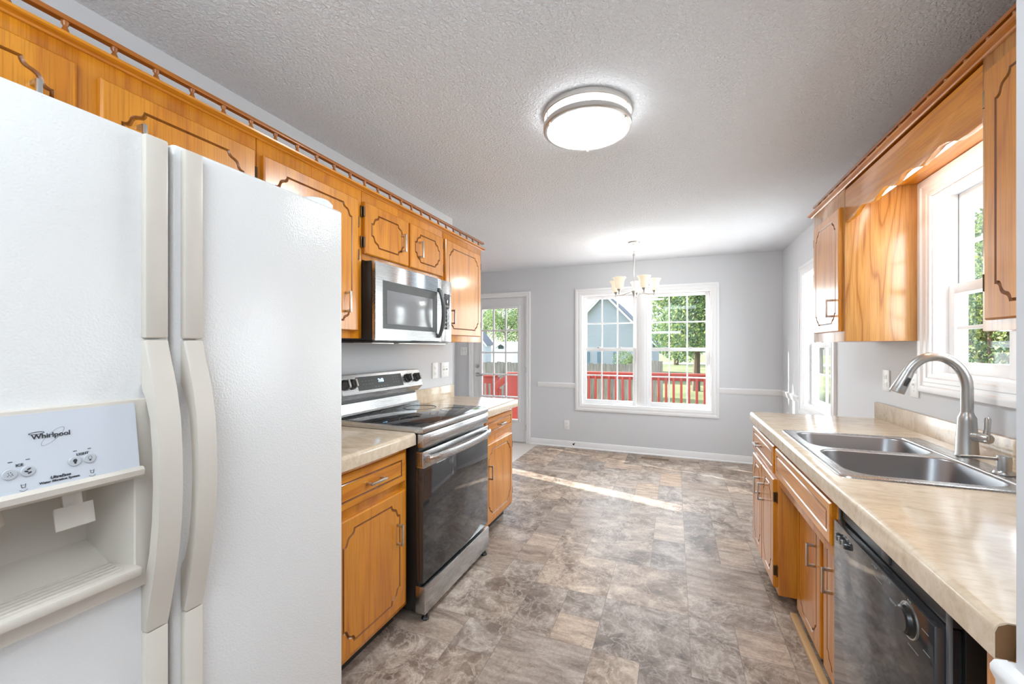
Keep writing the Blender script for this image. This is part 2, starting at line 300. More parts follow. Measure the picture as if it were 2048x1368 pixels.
# outdoors
M['deck'] = mat('deck_red_stain', lin(152, 68, 56), .7); M['deckfl'] = mat('deck_boards', lin(170, 84, 70), .8)
m = M['fence'] = mat('weathered_fence', rough=.85); ns, ls, b = nodes(m); tc = N(ns, 'ShaderNodeTexCoord'); mp = N(ns, 'ShaderNodeMapping'); mp.inputs['Scale'].default_value = (6, 6, .6); ls.new(tc.outputs['Object'], mp.inputs[0])
n = N(ns, 'ShaderNodeTexNoise', i_Scale=3, i_Detail=5); ls.new(mp.outputs[0], n.inputs['Vector']); r = ramp(ns, [(.3, lin(108, 104, 97)), (.7, lin(160, 154, 143))]); ls.new(n.outputs[0], r.inputs[0]); ls.new(r.outputs[0], b.inputs['Base Color'])
m = M['grass'] = mat('lawn', rough=.9); ns, ls, b = nodes(m); tc = N(ns, 'ShaderNodeTexCoord'); n = N(ns, 'ShaderNodeTexNoise', i_Scale=.35, i_Detail=8); ls.new(tc.outputs['Object'], n.inputs['Vector'])
r = ramp(ns, [(.3, lin(78, 88, 54)), (.7, lin(124, 130, 82))]); ls.new(n.outputs[0], r.inputs[0]); ls.new(r.outputs[0], b.inputs['Base Color'])
def leaf(name, col):
    m = mat(name, col, .6); ns, ls, b = nodes(m); o = ns['Material Output']; t = N(ns, 'ShaderNodeBsdfTranslucent'); t.inputs[0].default_value = col; x = N(ns, 'ShaderNodeMixShader'); x.inputs[0].default_value = .45
    ls.new(b.outputs[0], x.inputs[1]); ls.new(t.outputs[0], x.inputs[2]); ls.new(x.outputs[0], o.inputs[0]); return m
M['leafA'] = leaf('leaf_green', lin(112, 136, 84)); M['leafB'] = leaf('leaf_yellow_green', lin(160, 172, 104)); M['leafC'] = leaf('leaf_dark', lin(78, 104, 80))
M['bark'] = mat('bark', lin(96, 80, 66), .9); M['road'] = mat('road', lin(176, 174, 172), .9)
m = M['siding'] = mat('pale_siding', lin(182, 188, 202), .7); ns, ls, b = nodes(m); tc = N(ns, 'ShaderNodeTexCoord'); w = N(ns, 'ShaderNodeTexWave', i_Scale=2.6, wave_profile='SAW', bands_direction='Z'); ls.new(tc.outputs['Object'], w.inputs['Vector'])
bp = N(ns, 'ShaderNodeBump', i_Strength=.9, i_Distance=.03); ls.new(w.outputs[0], bp.inputs['Height']); ls.new(bp.outputs[0], b.inputs['Normal'])
M['roof'] = mat('shingles', lin(112, 116, 124), .9); M['white_out'] = mat('white_siding', lin(236, 238, 242), .6); M['bluetrim'] = mat('blue_grey_trim', lin(108, 132, 150), .5); M['dkwin'] = mat('dark_window', (.05, .06, .07, 1), .1)

# ------------------------------------------------------------------ room shell
XL, XR, YB, H = -1.755, 1.135, 5.42, 2.44
XD = -3.07                      # far wall of the dining side
YW = 3.055                      # where the kitchen's left wall ends
def tile_floor(x0, x1, y0, y1, mod):
    bm = NB(); lay = bm.faces.layers.float_vector.new('tile'); rnd = random.Random(11)
    nx, ny = int((x1-x0)/mod)+1, int((y1-y0)/mod)+1; used = set()
    g = .0011
    for j in range(ny):
        for i in range(nx):
            if (i, j) in used: continue
            opts = [(1, 1), (1, 1), (2, 1), (1, 2), (2, 2), (2, 2)]; rnd.shuffle(opts)
            for w, h in opts+[(1, 1)]:
                cells = [(i+a, j+c) for a in range(w) for c in range(h)]
                if all(q not in used for q in cells): break
            used.update(cells)
            a0, a1, b0, b1 = x0+i*mod, min(x1, x0+(i+w)*mod), y0+j*mod, min(y1, y0+(j+h)*mod)
            if a0 >= x1 or b0 >= y1: continue
            o4 = [bm.verts.new(p) for p in ((a0, b0, 0), (a1, b0, 0), (a1, b1, 0), (a0, b1, 0))]
            i4 = [bm.verts.new(p) for p in ((a0+g, b0+g, 0), (a1-g, b0+g, 0), (a1-g, b1-g, 0), (a0+g, b1-g, 0))]
            f = bm.faces.new(i4); f[lay] = (rnd.random(), rnd.random(), rnd.random())
            for k in range(4):
                q = bm.faces.new((o4[k], o4[(k+1) % 4], i4[(k+1) % 4], i4[k])); q.material_index = 1
    n = len(bm.faces)
    return bm
bm = tile_floor(-1.762, XR, -1.62, YB, .203)
fl = struct('floor', bm, [M['tile'], M['grout']])
bm = NB(); box(bm, XD, -1.762, -1.62, YB, -.02, 0); struct('floor_dining', bm, M['floor2'])
bm = NB(); box(bm, -1.762, XR+.14, -1.62, YB+.15, -.06, -.003); struct('floor_base', bm, M['grout'])
bm = NB(); box(bm, XD-.14, XR+.14, -1.76, YB+.14, H, H+.08); struct('ceiling', bm, M['ceil'])
WB = (-1.155, .413, .583, 2.043)          # back window opening
DB = (-2.772, -1.928, 0, 2.068)           # back door opening
W2 = (3.86, 4.63, .80, 2.035)             # far right window opening
W1 = (1.56, 2.545, 1.215, 2.072)           # sink window opening
SLIT = (4.475, 4.68, .70, 1.72)              # unseen slit added in the dining wall to shape the sun streak
bm = NB(); wallplate(bm, 'y', YB, YB+.14, XD-.14, XR+.14, 0, H, [WB, DB]); struct('wall_back', bm, M['wall'])
bm = NB(); wallplate(bm, 'x', XR, XR+.112, -1.62, YB, 0, H, [W2, W1]); struct('wall_right', bm, M['wall'])
bm = NB(); box(bm, XL-.12, XL, -1.62, YW, 0, H); struct('wall_left', bm, M['wall'])
bm = NB(); wallplate(bm, 'x', XD-.14, XD, -1.62, YB, 0, H, [SLIT]); struct('wall_dining', bm, M['wall'])
bm = NB(); box(bm, XD-.14, XR+.14, -1.76, -1.62, 0, H); struct('wall_rear', bm, M['wall'])
bm = NB(); box(bm, .464, XR, .70, .828, 0, H); struct('wall_right_return', bm, M['wall'])
# baseboards, quarter rounds, chair rails
def profile_rail_x(name, x0, x1, yface, pts):   # runs along x on a wall facing -y
    bm = NB(); prism(bm, [(yface-d, z) for d, z in pts], 'x', x0, x1); return struct(name, bm, M['trim'])
def profile_rail_y(name, y0, y1, xface, s, pts):
    bm = NB(); prism(bm, [(xface+s*d, z) for d, z in pts], 'y', y0, y1); return struct(name, bm, M['trim'])
BASE = [(0, .001), (.026, .001), (.024, .010), (.014, .018), (.013, .07), (.008, .083), (0, .086)]
CHR = [(0, .80), (.008, .802), (.012, .815), (.016, .822), (.016, .835), (.024, .85), (.024, .858), (.018, .866), (0, .868)]
profile_rail_x('baseboard_back', -1.865, XR, YB, BASE); profile_rail_x('baseboard_back_left', XD, -2.838, YB, BASE)
profile_rail_y('baseboard_right', 3.14, YB, XR, -1, BASE); profile_rail_y('baseboard_dining', -1.6, YB, XD, 1, BASE)
profile_rail_x('trim_chair_rail_back_left', -1.755, -1.235, YB, CHR); profile_rail_x('trim_chair_rail_back_right', .493, XR, YB, CHR)
profile_rail_y('trim_chair_rail_right', 4.725, YB, XR, -1, CHR)
bm = NB(); prism(bm, [(.464-d*.8, z+.012) for d, z in CHR], 'y', .685, .846); box(bm, .464, .62, .828, .846, .812, .880, .003); struct('trim_chair_rail_return', bm, M['trim'])
bm = NB(); box(bm, XD, XD+.018, 5.20, 5.36, 0, 2.12, .003); struct('trim_dining_casing', bm, M['trim'])

def casing(bm, axis, face, s, u0, u1, z0, z1, w, bottom=True, depth=.02):
    """mitred, stepped casing round the opening; face = wall plane, s = direction into the room"""
    P = [(-.006, -.012), (-.006, .55), (.02, .62), (.10, .62), (.16, .80), (.38, .80), (.42, .66), (.60, .70), (.66, 1), (.96, 1), (1, .93), (1, 0)]
    rings = []
    for o, d in P:
        o = o*w if o > 0 else o; x = face+s*max(d*depth, -.012)
        zb = z0-o if bottom else z0
        q = [(u0-o, zb), (u0-o, z1+o), (u1+o, z1+o), (u1+o, zb)]
        rings.append([bm.verts.new((x, u, z) if axis == 'x' else (u, x, z)) for u, z in q])
    for a, c in zip(rings, rings[1:]):
        for k in range(4 if bottom else 3): bm.faces.new((a[k], a[(k+1) % 4], c[(k+1) % 4], c[k]))
def hung_window(name, axis, face, s, op, units, cols, rows, cw, thick=.14, ext=None, meet=None, stile=.042):
    """double-hung window set: op opening, units list of (u0,u1); s points into the room"""
    u0, u1, z0, z1 = op
    loc = (face, (u0+u1)/2, z0) if axis == 'x' else ((u0+u1)/2, face, z0)
    t = thing(name, None, None, loc, kind='structure')
    bm = NB(); casing(bm, axis, face, s, u0, u1, z0, z1, cw); obj('casing', bm, M['trim'], t)
    def B(bm, a0, a1, d0, d1, c0, c1, bev=.002):
        p, q = sorted((face-s*d0, face-s*d1))
        if axis == 'x': box(bm, p, q, a0, a1, c0, c1, bev)
        else: box(bm, a0, a1, p, q, c0, c1, bev)
    bm = NB(); j = .014
    B(bm, u0, u0+j, 0, thick, z0, z1, 0); B(bm, u1-j, u1, 0, thick, z0, z1, 0); B(bm, u0+j, u1-j, 0, thick, z1-j, z1, 0); B(bm, u0+j, u1-j, 0, thick, z0, z0+j, 0)
    for a, c in zip(units, units[1:]): B(bm, a[1], c[0], .03, thick-.002, z0+j, z1-j, .004); B(bm, a[1]+.03, c[0]-.03, .02, .04, z0+j, z1-j, .003)
    obj('jamb', bm, M['trim'], t)
    zm = meet or (z0+z1)/2
    for k, (a, c) in enumerate(units):
        a += (j+.0005) if k == 0 else .0005; c -= (j+.0005) if k == len(units)-1 else .0005
        for part, d0, c0, c1 in (('lower_sash', .055, z0+j, zm+.022), ('upper_sash', .090, zm-.022, z1-j)):
            bm = NB(); st = stile; d1 = d0+.034
            B(bm, a, a+st, d0, d1, c0, c1); B(bm, c-st, c, d0, d1, c0, c1)
            rb = .052 if part == 'lower_sash' else .04; rt = .044 if part == 'lower_sash' else .04
            B(bm, a+st, c-st, d0+.0004, d1-.0004, c0, c0+rb, .001); B(bm, a+st, c-st, d0+.0004, d1-.0004, c1-rt, c1, .001)
            gx0, gx1, gz0, gz1 = a+st, c-st, c0+rb, c1-rt
            for i in range(1, cols): x = gx0+(gx1-gx0)*i/cols; B(bm, x-.008, x+.008, d0+.011, d1-.005, gz0-.001, gz1+.001, .001)
            for i in range(1, rows): z = gz0+(gz1-gz0)*i/rows; B(bm, gx0-.001, gx1+.001, d0+.012, d1-.006, z-.008, z+.008, .001)
            so = obj(part, bm, M['trim'], t)
            bm = NB(); B(bm, gx0-.004, gx1+.004, d0+.016, d0+.020, gz0-.004, gz1+.004, 0); obj('pane', bm, M['glass'], so)
        if axis == 'y':
            bm = NB()
            for f in (.3, .7): x = a+(c-a)*f; B(bm, x-.018, x+.018, .045, .06, zm+.018, zm+.03, .002)
            obj('sash_lock', bm, M['nickel'], t)
    if ext:
        bm = NB(); e0, e1 = thick, thick+ext
        B(bm, u0-.06, u0+.016, e0, e1, z0, z1); B(bm, u1-.016, u1+.06, e0, e1, z0, z1); B(bm, u0-.06, u1+.06, e0, e1, z1, z1+.05); B(bm, u0-.06, u1+.06, e0, e1, z0-.05, z0)
        obj('outer_trim', bm, M['bluetrim'], t)
    return t
hung_window('window_1', 'y', YB, -1, WB, [(WB[0], -.454), (-.316, WB[1])], 3, 2, .078, meet=1.32)
hung_window('window_2', 'x', XR, -1, W2, [(W2[0], W2[1])], 2, 2, .088, thick=.088, ext=.034, meet=1.365)
hung_window('window_3', 'x', XR, -1, W1, [(W1[0], 1.99), (2.115, W1[1])], 1, 2, .082, thick=.088, ext=.036, meet=1.615)
t = thing('added_sun_slit', None, None, (XD, (SLIT[0]+SLIT[1])/2, SLIT[2]), kind='structure')  # added glazed slit, out of view, lets the sun streak onto the floor
bm = NB(); casing(bm, 'x', XD, 1, *SLIT, .06); obj('casing', bm, M['trim'], t)
bm = NB(); box(bm, XD-.08, XD-.076, *SLIT); obj('pane', bm, M['glass'], t)
# sink window stool
# back door
t = thing('door_1', None, None, (-2.35, YB, 0), kind='structure')
bm = NB(); casing(bm, 'y', YB, -1, DB[0], DB[1], 0, DB[3], .058, bottom=False); box(bm, DB[0], DB[0]+.012, YB+.001, YB+.14, 0, DB[3]); box(bm, DB[1]-.012, DB[1], YB+.001, YB+.14, 0, DB[3]); box(bm, DB[0]+.012, DB[1]-.012, YB+.001, YB+.14, DB[3]-.012, DB[3]); obj('casing', bm, M['trim'], t)
bm = NB(); box(bm, DB[0], DB[1], YB-.005, YB+.16, -.002, .011, .002); obj('threshold', bm, M['nickel'], t)
gx0, gx1, gz0, gz1 = -2.63, -2.057, .318, 1.905
bm = NB(); wallplate(bm, 'y', YB+.012, YB+.056, DB[0]+.016, DB[1]-.016, .012, DB[3]-.016, [(gx0, gx1, gz0, gz1)])
sl = obj('slab', bm, M['trimg'], t)
bm = NB()
for a0, a1, c0, c1 in ((gx0-.028, gx0+.006, gz0-.028, gz1+.028), (gx1-.006, gx1+.028, gz0-.028, gz1+.028), (gx0+.006, gx1-.006, gz1-.006, gz1+.028), (gx0+.006, gx1-.006, gz0-.028, gz0+.006)): box(bm, a0, a1, YB, YB+.014, c0, c1, .004)
for i in (1, 2): x = gx0+(gx1-gx0)*i/3; box(bm, x-.011, x+.011, YB+.005, YB+.029, gz0, gz1, .002)
for i in range(1, 5): z = gz0+(gz1-gz0)*i/5; box(bm, gx0, gx1, YB+.006, YB+.03, z-.011, z+.011, .002)
obj('lite_frame', bm, M['trimg'], sl)
bm = NB(); box(bm, gx0-.004, gx1+.004, YB+.032, YB+.037, gz0-.004, gz1+.004); obj('pane', bm, M['glass'], sl)
bm = NB(); lathe(bm, [(0, 0), (.030, 0), (.030, .008), (.022, .014), (.012, .016), (0, .016)], (-2.70, YB+.012, 1.068), (0, -1, 0)); box(bm, -2.704, -2.696, YB-.014, YB-.002, 1.05, 1.086, .001); obj('deadbolt', bm, M['faucet'], t, label='satin nickel deadbolt turn')
bm = NB(); lathe(bm, [(0, 0), (.033, 0), (.033, .008), (.014, .016), (.012, .045), (0, .045)], (-2.70, YB+.012, .945), (0, -1, 0)); tube(bm, [(-2.70, YB-.03, .945), (-2.66, YB-.034, .945), (-2.61, YB-.03, .94), (-2.59, YB-.024, .935)], [.011, .010, .008, .007]); obj('handle', bm, M['faucet'], t, label='satin nickel lever handle')
for z in (.22, 1.03, 1.84):
    bm = NB(); tube(bm, [(DB[1]-.008, YB-.006, z-.045), (DB[1]-.008, YB-.006, z+.045)], .008, 8); obj('hinge', bm, M['nickel'], t)

# ------------------------------------------------------------------ cabinet pieces
def ogee(y0, y1, z0, z1, ins, cy, cz, plain):
    y0 += ins; y1 -= ins; z0 += ins; z1 -= ins
    cv = [(0, 1), (.13, 1.0), (.24, .94), (.32, .82), (.37, .64), (.46, .49), (.62, .40), (.80, .34), (.92, .24), (.985, .10), (1, 0)] if not plain else [(0, .02), (.01, .01), (.02, 0)]
    K = len(cv); pts = []
    def corner(yc, zc, sy, sz, rev):
        l = [(yc+sy*u*cy, zc+sz*w*cz) for u, w in cv]
        return l[::-1] if rev else l
    pts += corner(y0, z0, 1, 1, False); pts += corner(y1, z0, -1, 1, True); pts += corner(y1, z1, -1, -1, False); pts += corner(y0, z1, 1, -1, True)
    return pts, K
def panel_front(bm, y0, y1, z0, z1, xf, s, th=.019, ins=.043, cy=.052, cz=.052, gw=.0085, gd=.0055, plain=False):
    """grooved cabinet front; xf = face plane, s = facing direction on x"""
    cy = min(cy, (y1-y0)*.24); cz = min(cz, (z1-z0)*.24)
    P2, K = ogee(y0, y1, z0, z1, ins, cy, cz, plain); P3, _ = ogee(y0, y1, z0, z1, ins+gw*.5, cy, cz, plain); P4, _ = ogee(y0, y1, z0, z1, ins+gw, cy, cz, plain)
    def rect(e):
        R = []; q = [(y0+e, z0+e), (y1-e, z0+e), (y1-e, z1-e), (y0+e, z1-e)]
        for ci in range(4):
            seg = P2[ci*K:(ci+1)*K]; cyy, czz = q[ci]
            for i, (py, pz) in enumerate(seg):
                f = i/(K-1)
                first_vert = ci in (0, 2)      # this corner's run starts on the upright side
                a = (cyy, pz) if first_vert else (py, czz); c = (py, czz) if first_vert else (cyy, pz)
                a = (cyy, seg[0][1]) if first_vert else (seg[0][0], czz); c = (seg[-1][0], czz) if first_vert else (cyy, seg[-1][1])
                if f <= .5: g = f/.5; R.append((a[0]+(cyy-a[0])*g, a[1]+(czz-a[1])*g))
                else: g = (f-.5)/.5; R.append((cyy+(c[0]-cyy)*g, czz+(c[1]-czz)*g))
        return R
    rings = [(rect(0), xf-s*th), (rect(0), xf-s*.005), (rect(.005), xf), (P2, xf), (P3, xf-s*gd), (P4, xf)]
    V = [[bm.verts.new((x, y, z)) for y, z in R] for R, x in rings]; n = len(V[0])
    for k in range(len(V)-1):
        for i in range(n):
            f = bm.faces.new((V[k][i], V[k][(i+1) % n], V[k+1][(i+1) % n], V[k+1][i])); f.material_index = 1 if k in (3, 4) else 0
    bm.faces.new(V[-1]); bm.faces.new(V[0][::-1])
def pull(parent, xf, s, y, z, upright, L=.098):
    bm = NB(); h = L/2; w = .0055; x1 = xf+s*.034
    lo, hi = sorted((x1-s*.009, x1)); pl, ph = sorted((xf, x1-s*.004))
    if upright:
        box(bm, lo, hi, y-w, y+w, z-h, z+h, .0015)
        for e in (-1, 1): box(bm, pl, ph, y-w, y+w, z+e*(h-w)-w, z+e*(h-w)+w, .001)
    else:
        box(bm, lo, hi, y-h, y+h, z-w, z+w, .0015)
        for e in (-1, 1): box(bm, pl, ph, y+e*(h-w)-w, y+e*(h-w)+w, z-w, z+w, .001)
    return obj('handle', bm, M['nickel'], parent, label='brushed nickel square pull')
def hinge(parent, xf, s, y, z, side):
    bm = NB(); lo, hi = sorted((xf-s*.018, xf-s*.013)); box(bm, lo, hi, *sorted((y, y+side*.016)), z-.028, z+.028, .002)
    tube(bm, [(xf-s*.006, y+side*.003, z-.024), (xf-s*.006, y+side*.003, z+.024)], .0055, 8)
    return obj('hinge', bm, M['bronze'], parent, label='dark bronze hinge')
def door(parent, xf, s, y0, y1, z0, z1, hy=None, hz=None, hside=None, hz2=None, name='door', cz=.052, cy=.052):
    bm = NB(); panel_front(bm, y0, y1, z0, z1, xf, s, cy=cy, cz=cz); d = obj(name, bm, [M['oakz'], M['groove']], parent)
    if hy is not None: pull(d, xf, s, hy, hz, True)
    if hside:
        yy = y0 if hside < 0 else y1
        for z in (hz2 or (z0+.09, z1-.09)): hinge(d, xf, s, yy, z, hside)
    return d
def drawer(parent, xf, s, y0, y1, z0, z1, handle=True, L=.098, hy=None):
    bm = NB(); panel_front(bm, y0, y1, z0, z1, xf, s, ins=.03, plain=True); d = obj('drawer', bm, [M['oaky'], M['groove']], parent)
    if handle: pull(d, xf, s, (y0+y1)/2 if hy is None else hy, (z0+z1)/2, False, L)
    return d

# ---- left wall cabinets
FX, DX = -1.44, -1.42
def upper_left(label, y0, y1, z0, doors, z1=2.128):
    t = thing('wall_cabinet', label, 'cabinet', (-1.6, (y0+y1)/2, z0), group='oak wall cabinets')
    bm = NB(); box(bm, XL+.002, FX, y0+.001, y1-.001, z0, z1, .0015); obj('carcass', bm, M['oakz'], t)
    for a in doors: door(t, DX, 1, *a[:4], **a[4])
    return t
upper_left('oak wall cabinet with two short doors directly above the white refrigerator', .10, 1.062, 1.78,
    [(.14, .566, 1.80, 2.078, dict(hy=.487, hz=1.932, hside=-1)), (.612, 1.047, 1.80, 2.07, dict(hy=.694, hz=1.930, hside=1, hz2=(1.85, 1.985)))])
upper_left('tall oak wall cabinet left of the microwave, partly hidden behind the refrigerator', 1.063, 1.612, 1.392,
    [(1.080, 1.572, 1.428, 2.066, dict(hy=1.487, hz=1.56, hside=1, hz2=(1.80, 1.96)))])
upper_left('oak wall cabinet with two small doors directly above the stainless microwave', 1.613, 2.372, 1.782,
    [(1.607+.01, 1.975, 1.812, 2.070, dict(hy=1.908, hz=1.93, hside=-1, hz2=(1.87, 2.02))), (1.992, 2.352, 1.812, 2.070, dict(hy=2.075, hz=1.93, hside=1, hz2=(1.87, 2.02)))])
upper_left('oak wall cabinet with one tall door right of the microwave, nearest the back door', 2.373, 2.958, 1.386,
    [(2.385, 2.915, 1.430, 2.074, dict(hy=2.455, hz=1.555, hside=1, hz2=(1.52, 1.98)))])
def crown(label, xs, s, y0, y1, dz=0):
    bm = NB(); P = [(.0005, 2.122), (.006, 2.1225), (.010, 2.1265), (.020, 2.1275), (.028, 2.132), (.029, 2.138), (.024, 2.141), (-.10, 2.141), (-.10, 2.1295), (.0005, 2.1295)]
    prism(bm, [(xs+s*d, z+dz) for d, z in P], 'y', y0, y1)
    return obj('crown_molding', bm, M['oaky'], None, label=label, cat='molding')
crown('oak crown molding along the top of the left wall cabinets', FX, 1, .05, 2.985)
def gallery(label, xc, y0, y1, first, dz=0):
    t = thing('gallery_rail', label, 'rail', (xc, (y0+y1)/2, 2.1412+dz))
    bm = NB(); box(bm, xc-.011, xc+.011, y0, y1, 2.190+dz, 2.2045+dz, .003); obj('top_rail', bm, M['rail'], t)
    bm = NB(); lathe(bm, [(0, 0), (.0085, 0), (.0085, .004), (.005, .007), (.0085, .016), (.0085, .024), (.0045, .036), (.008, .042), (.0085, .0495), (0, .0495)], (xc, first, 2.1412+dz), seg=12)
    sp0 = obj('spindle', bm, M['rail'], t); y = first+.1; k = 1
    while y < y1-.02:
        d = sp0.copy(); C.objects.link(d); d.parent = t; d.location = (0, .1*k, 0); y += .1; k += 1
    return t
gallery('low oak gallery rail with turned spindles atop the left cabinets', -1.463, .04, 3.045, .059)

# ---- left base run
CT = .928
def base_left(label, y0, y1, dr, dd, hy, hside):
    t = thing('base_cabinet', label, 'cabinet', (-1.5, (y0+y1)/2, 0))
    bm = NB(); box(bm, XL+.002, -1.222, y0, y1, .09, .872, .0015); obj('carcass', bm, M['oakz'], t)
    bm = NB(); box(bm, XL+.05, -1.29, y0+.01, y1-.01, .001, .09); obj('toe_kick', bm, M['dkvoid'], t)
    drawer(t, -1.203, 1, *dr); door(t, -1.203, 1, *dd, hy=hy, hz=.475, hside=hside, cy=.06, cz=.06)
    return t
base_left('oak base cabinet with one drawer between refrigerator and range', 1.0, 1.677, (1.20, 1.648, .705, .845), (1.20, 1.648, .118, .665), 1.583, None)
base_left('oak base cabinet with one drawer right of the range, by the back door', 2.462, 3.075, (2.55, 3.045, .722, .850), (2.55, 3.045, .118, .668), 2.60, 1)
def counter(label, x0, x1, front, y0, y1, sp=None, splash_x=None, splash=None, hole=None):
    t = thing('countertop', label, 'countertop', ((x0+x1)/2, (y0+y1)/2, .872))
    s = 1 if front == x1 else -1
    def prof(xb, xf): # rolled front edge
        r = .016; P = [(xb, .893), (xb, CT)]
        for k in range(6): a = math.pi/2*(1-k/5); P.append((xf-s*r+s*r*math.cos(a), CT-r+r*math.sin(a)))
        P += [(xf, .870), (xf-s*.022, .870), (xf-s*.022, .893)]
        return P
    back = x0 if s > 0 else x1
    bm = NB()
    if not hole: prism(bm, prof(back, front), 'y', y0, y1)
    else:
        hx0, hx1, hy0, hy1 = hole
        prism(bm, prof(back, front), 'y', y0, hy0); prism(bm, prof(back, front), 'y', hy1, y1)
        prism(bm, prof(hx0, front), 'y', hy0, hy1); box(bm, hx1, back, hy0, hy1, .893, CT)
    obj('top', bm, M['lam'], t, ang=50)
    if splash:
        bm = NB(); box(bm, *sorted(splash_x), splash[0], splash[1], CT-.004, splash[2], .004); obj('backsplash', bm, M['lam'], t)
    return t
counter('short beige laminate countertop between refrigerator and range', XL+.002, -1.18, -1.18, .99, 1.698, splash_x=(XL+.001, XL+.02), splash=(.99, 1.69, 1.035))
ct = counter('beige laminate countertop right of the range ending by the back door', XL+.002, -1.18, -1.18, 2.455, 3.11, splash_x=(XL+.001, XL+.02), splash=(2.46, 3.05, 1.035))

# ---- refrigerator
t = thing('refrigerator', 'white side-by-side refrigerator with bisque handles and ice dispenser', 'refrigerator', (-1.3, .5, 0))
FD = -.900
bm = NB(); box(bm, -1.72, -.972, .075, .928, .03, 1.728, .006); box(bm, -1.6, -1.05, .10, .90, .001, .03); obj('cabinet', bm, M['fridgeside'], t)
HY0, HY1, HZ0, HZ1 = .112, .452, .932, 1.242
bm = NB()
def slab(bm, y0, y1, z0, z1, hole=None):
    if not hole: box(bm, -.968, FD, y0, y1, z0, z1, .009, seg=3)
    else:
        # frame of the slab round the hole, one continuous front
        a0, a1, c0, c1 = hole
        e = .009
        O = [(y0, z0), (y1, z0), (y1, z1), (y0, z1)]; I = [(a0, c0), (a1, c0), (a1, c1), (a0, c1)]
        Oe = [(y0+e, z0+e), (y1-e, z0+e), (y1-e, z1-e), (y0+e, z1-e)]; Om = [(y0+e*.3, z0+e*.3), (y1-e*.3, z0+e*.3), (y1-e*.3, z1-e*.3), (y0+e*.3, z1-e*.3)]
        R = [[(-.968, p) for p in O], [(FD-e, p) for p in O], [(FD-e*.3, p) for p in Om], [(FD, p) for p in Oe], [(FD, p) for p in I], [(-.968, p) for p in I]]
        V = [[bm.verts.new((x, p[0], p[1])) for x, p in r] for r in R]
        for k in range(len(V)):
            n = V[(k+1) % len(V)]
            for i in range(4): bm.faces.new((V[k][i], V[k][(i+1) % 4], n[(i+1) % 4], n[i]))
slab(bm, .075, .490, .055, 1.742, (HY0, HY1, HZ0, HZ1)); fdoor = obj('freezer_door', bm, M['fridge'], t)
bm = NB(); slab(bm, .4935, .931, .055, 1.745); rdoor = obj('fresh_food_door', bm, M['fridge'], t)
def fridge_handle(parent, y0, y1):
    x = -.885
    for za, zb in ((1.366, 1.737), (.062, .832)): bm = NB(); box(bm, FD-.002, x, y0, y1, za, zb, .004); obj('handle_trim', bm, M['bisque'], parent, label='bisque trim strip')
    outer = [(1.363, x), (1.31, -.872), (1.27, -.860), (1.22, -.850), (1.16, -.8445), (1.09, -.8435), (1.03, -.847), (.97, -.855), (.92, -.866), (.87, -.878), (.834, x)]
    inner = [(.834, FD-.002), (.915, FD-.002), (.925, -.892), (.94, -.885), (.98, -.874), (1.04, -.866), (1.10, -.863), (1.16, -.865), (1.22, -.872), (1.26, -.882), (1.275, -.892), (1.28, FD-.002), (1.363, FD-.002)]
    bm = NB(); prism(bm, [(px, z) for z, px in outer]+[(px, z) for z, px in inner], 'y', y0, y1, bev=.004); obj('handle', bm, M['bisque'], parent, label='bowed bisque handle')
fridge_handle(fdoor, .443, .480); fridge_handle(rdoor, .507, .541)
bm = NB(); lathe(bm, [(0, 0), (.045, 0), (.045, .014), (.038, .022), (0, .024)], (-.955, .885, 1.7455), seg=20); box(bm, -1.02, -.955, .84, .93, 1.728, 1.765, .005); obj('hinge_cover', bm, M['white'], t)
# dispenser
fx = -.884
y0, y1, z0, z1, xb = HY0+.004, .426, .962, 1.124, -.965
def ring_plate(bm, O, I, xa, xf_, e):
    """rectangular plate with a rectangular hole, rounded outer edge; O, I = (y0,y1,z0,z1)"""
    q = lambda r, d: [(r[0]+d, r[2]+d), (r[1]-d, r[2]+d), (r[1]-d, r[3]-d), (r[0]+d, r[3]-d)]
    R = [(xa, q(O, 0)), (xf_-e, q(O, 0)), (xf_-e*.3, q(O, e*.3)), (xf_, q(O, e)), (xf_, q(I, -.002)), (xf_-.002, q(I, 0))]
    V = [[bm.verts.new((x, a, b_)) for a, b_ in P] for x, P in R]
    for a, c in zip(V, V[1:]):
        for k in range(4): bm.faces.new((a[k], a[(k+1) % 4], c[(k+1) % 4], c[k]))
    return V[-1]
bm = NB(); a = ring_plate(bm, (HY0-.014, .462, .922, 1.258), (y0, y1, z0, z1), FD-.003, fx, .005)
bq = [(xb+.035, y0+.012, z0+.002), (xb+.035, y1-.012, z0+.002), (xb, y1-.03, z0+.05), (xb, y0+.03, z0+.05), (xb, y1-.03, z1), (xb, y0+.03, z1)]
q = [bm.verts.new(p) for p in bq]
for vs in ((a[0], a[1], q[1], q[0]), (q[0], q[1], q[2], q[3]), (q[3], q[2], q[4], q[5]), (a[1], a[2], q[4], q[2], q[1]), (a[3], a[0], q[0], q[3], q[5]), (a[2], a[3], q[5], q[4])):
    f = bm.faces.new(vs); f.material_index = 1
dsp = obj('dispenser', bm, [M['bisque'], M['bisquedk']], fdoor, label='bisque ice and water dispenser')
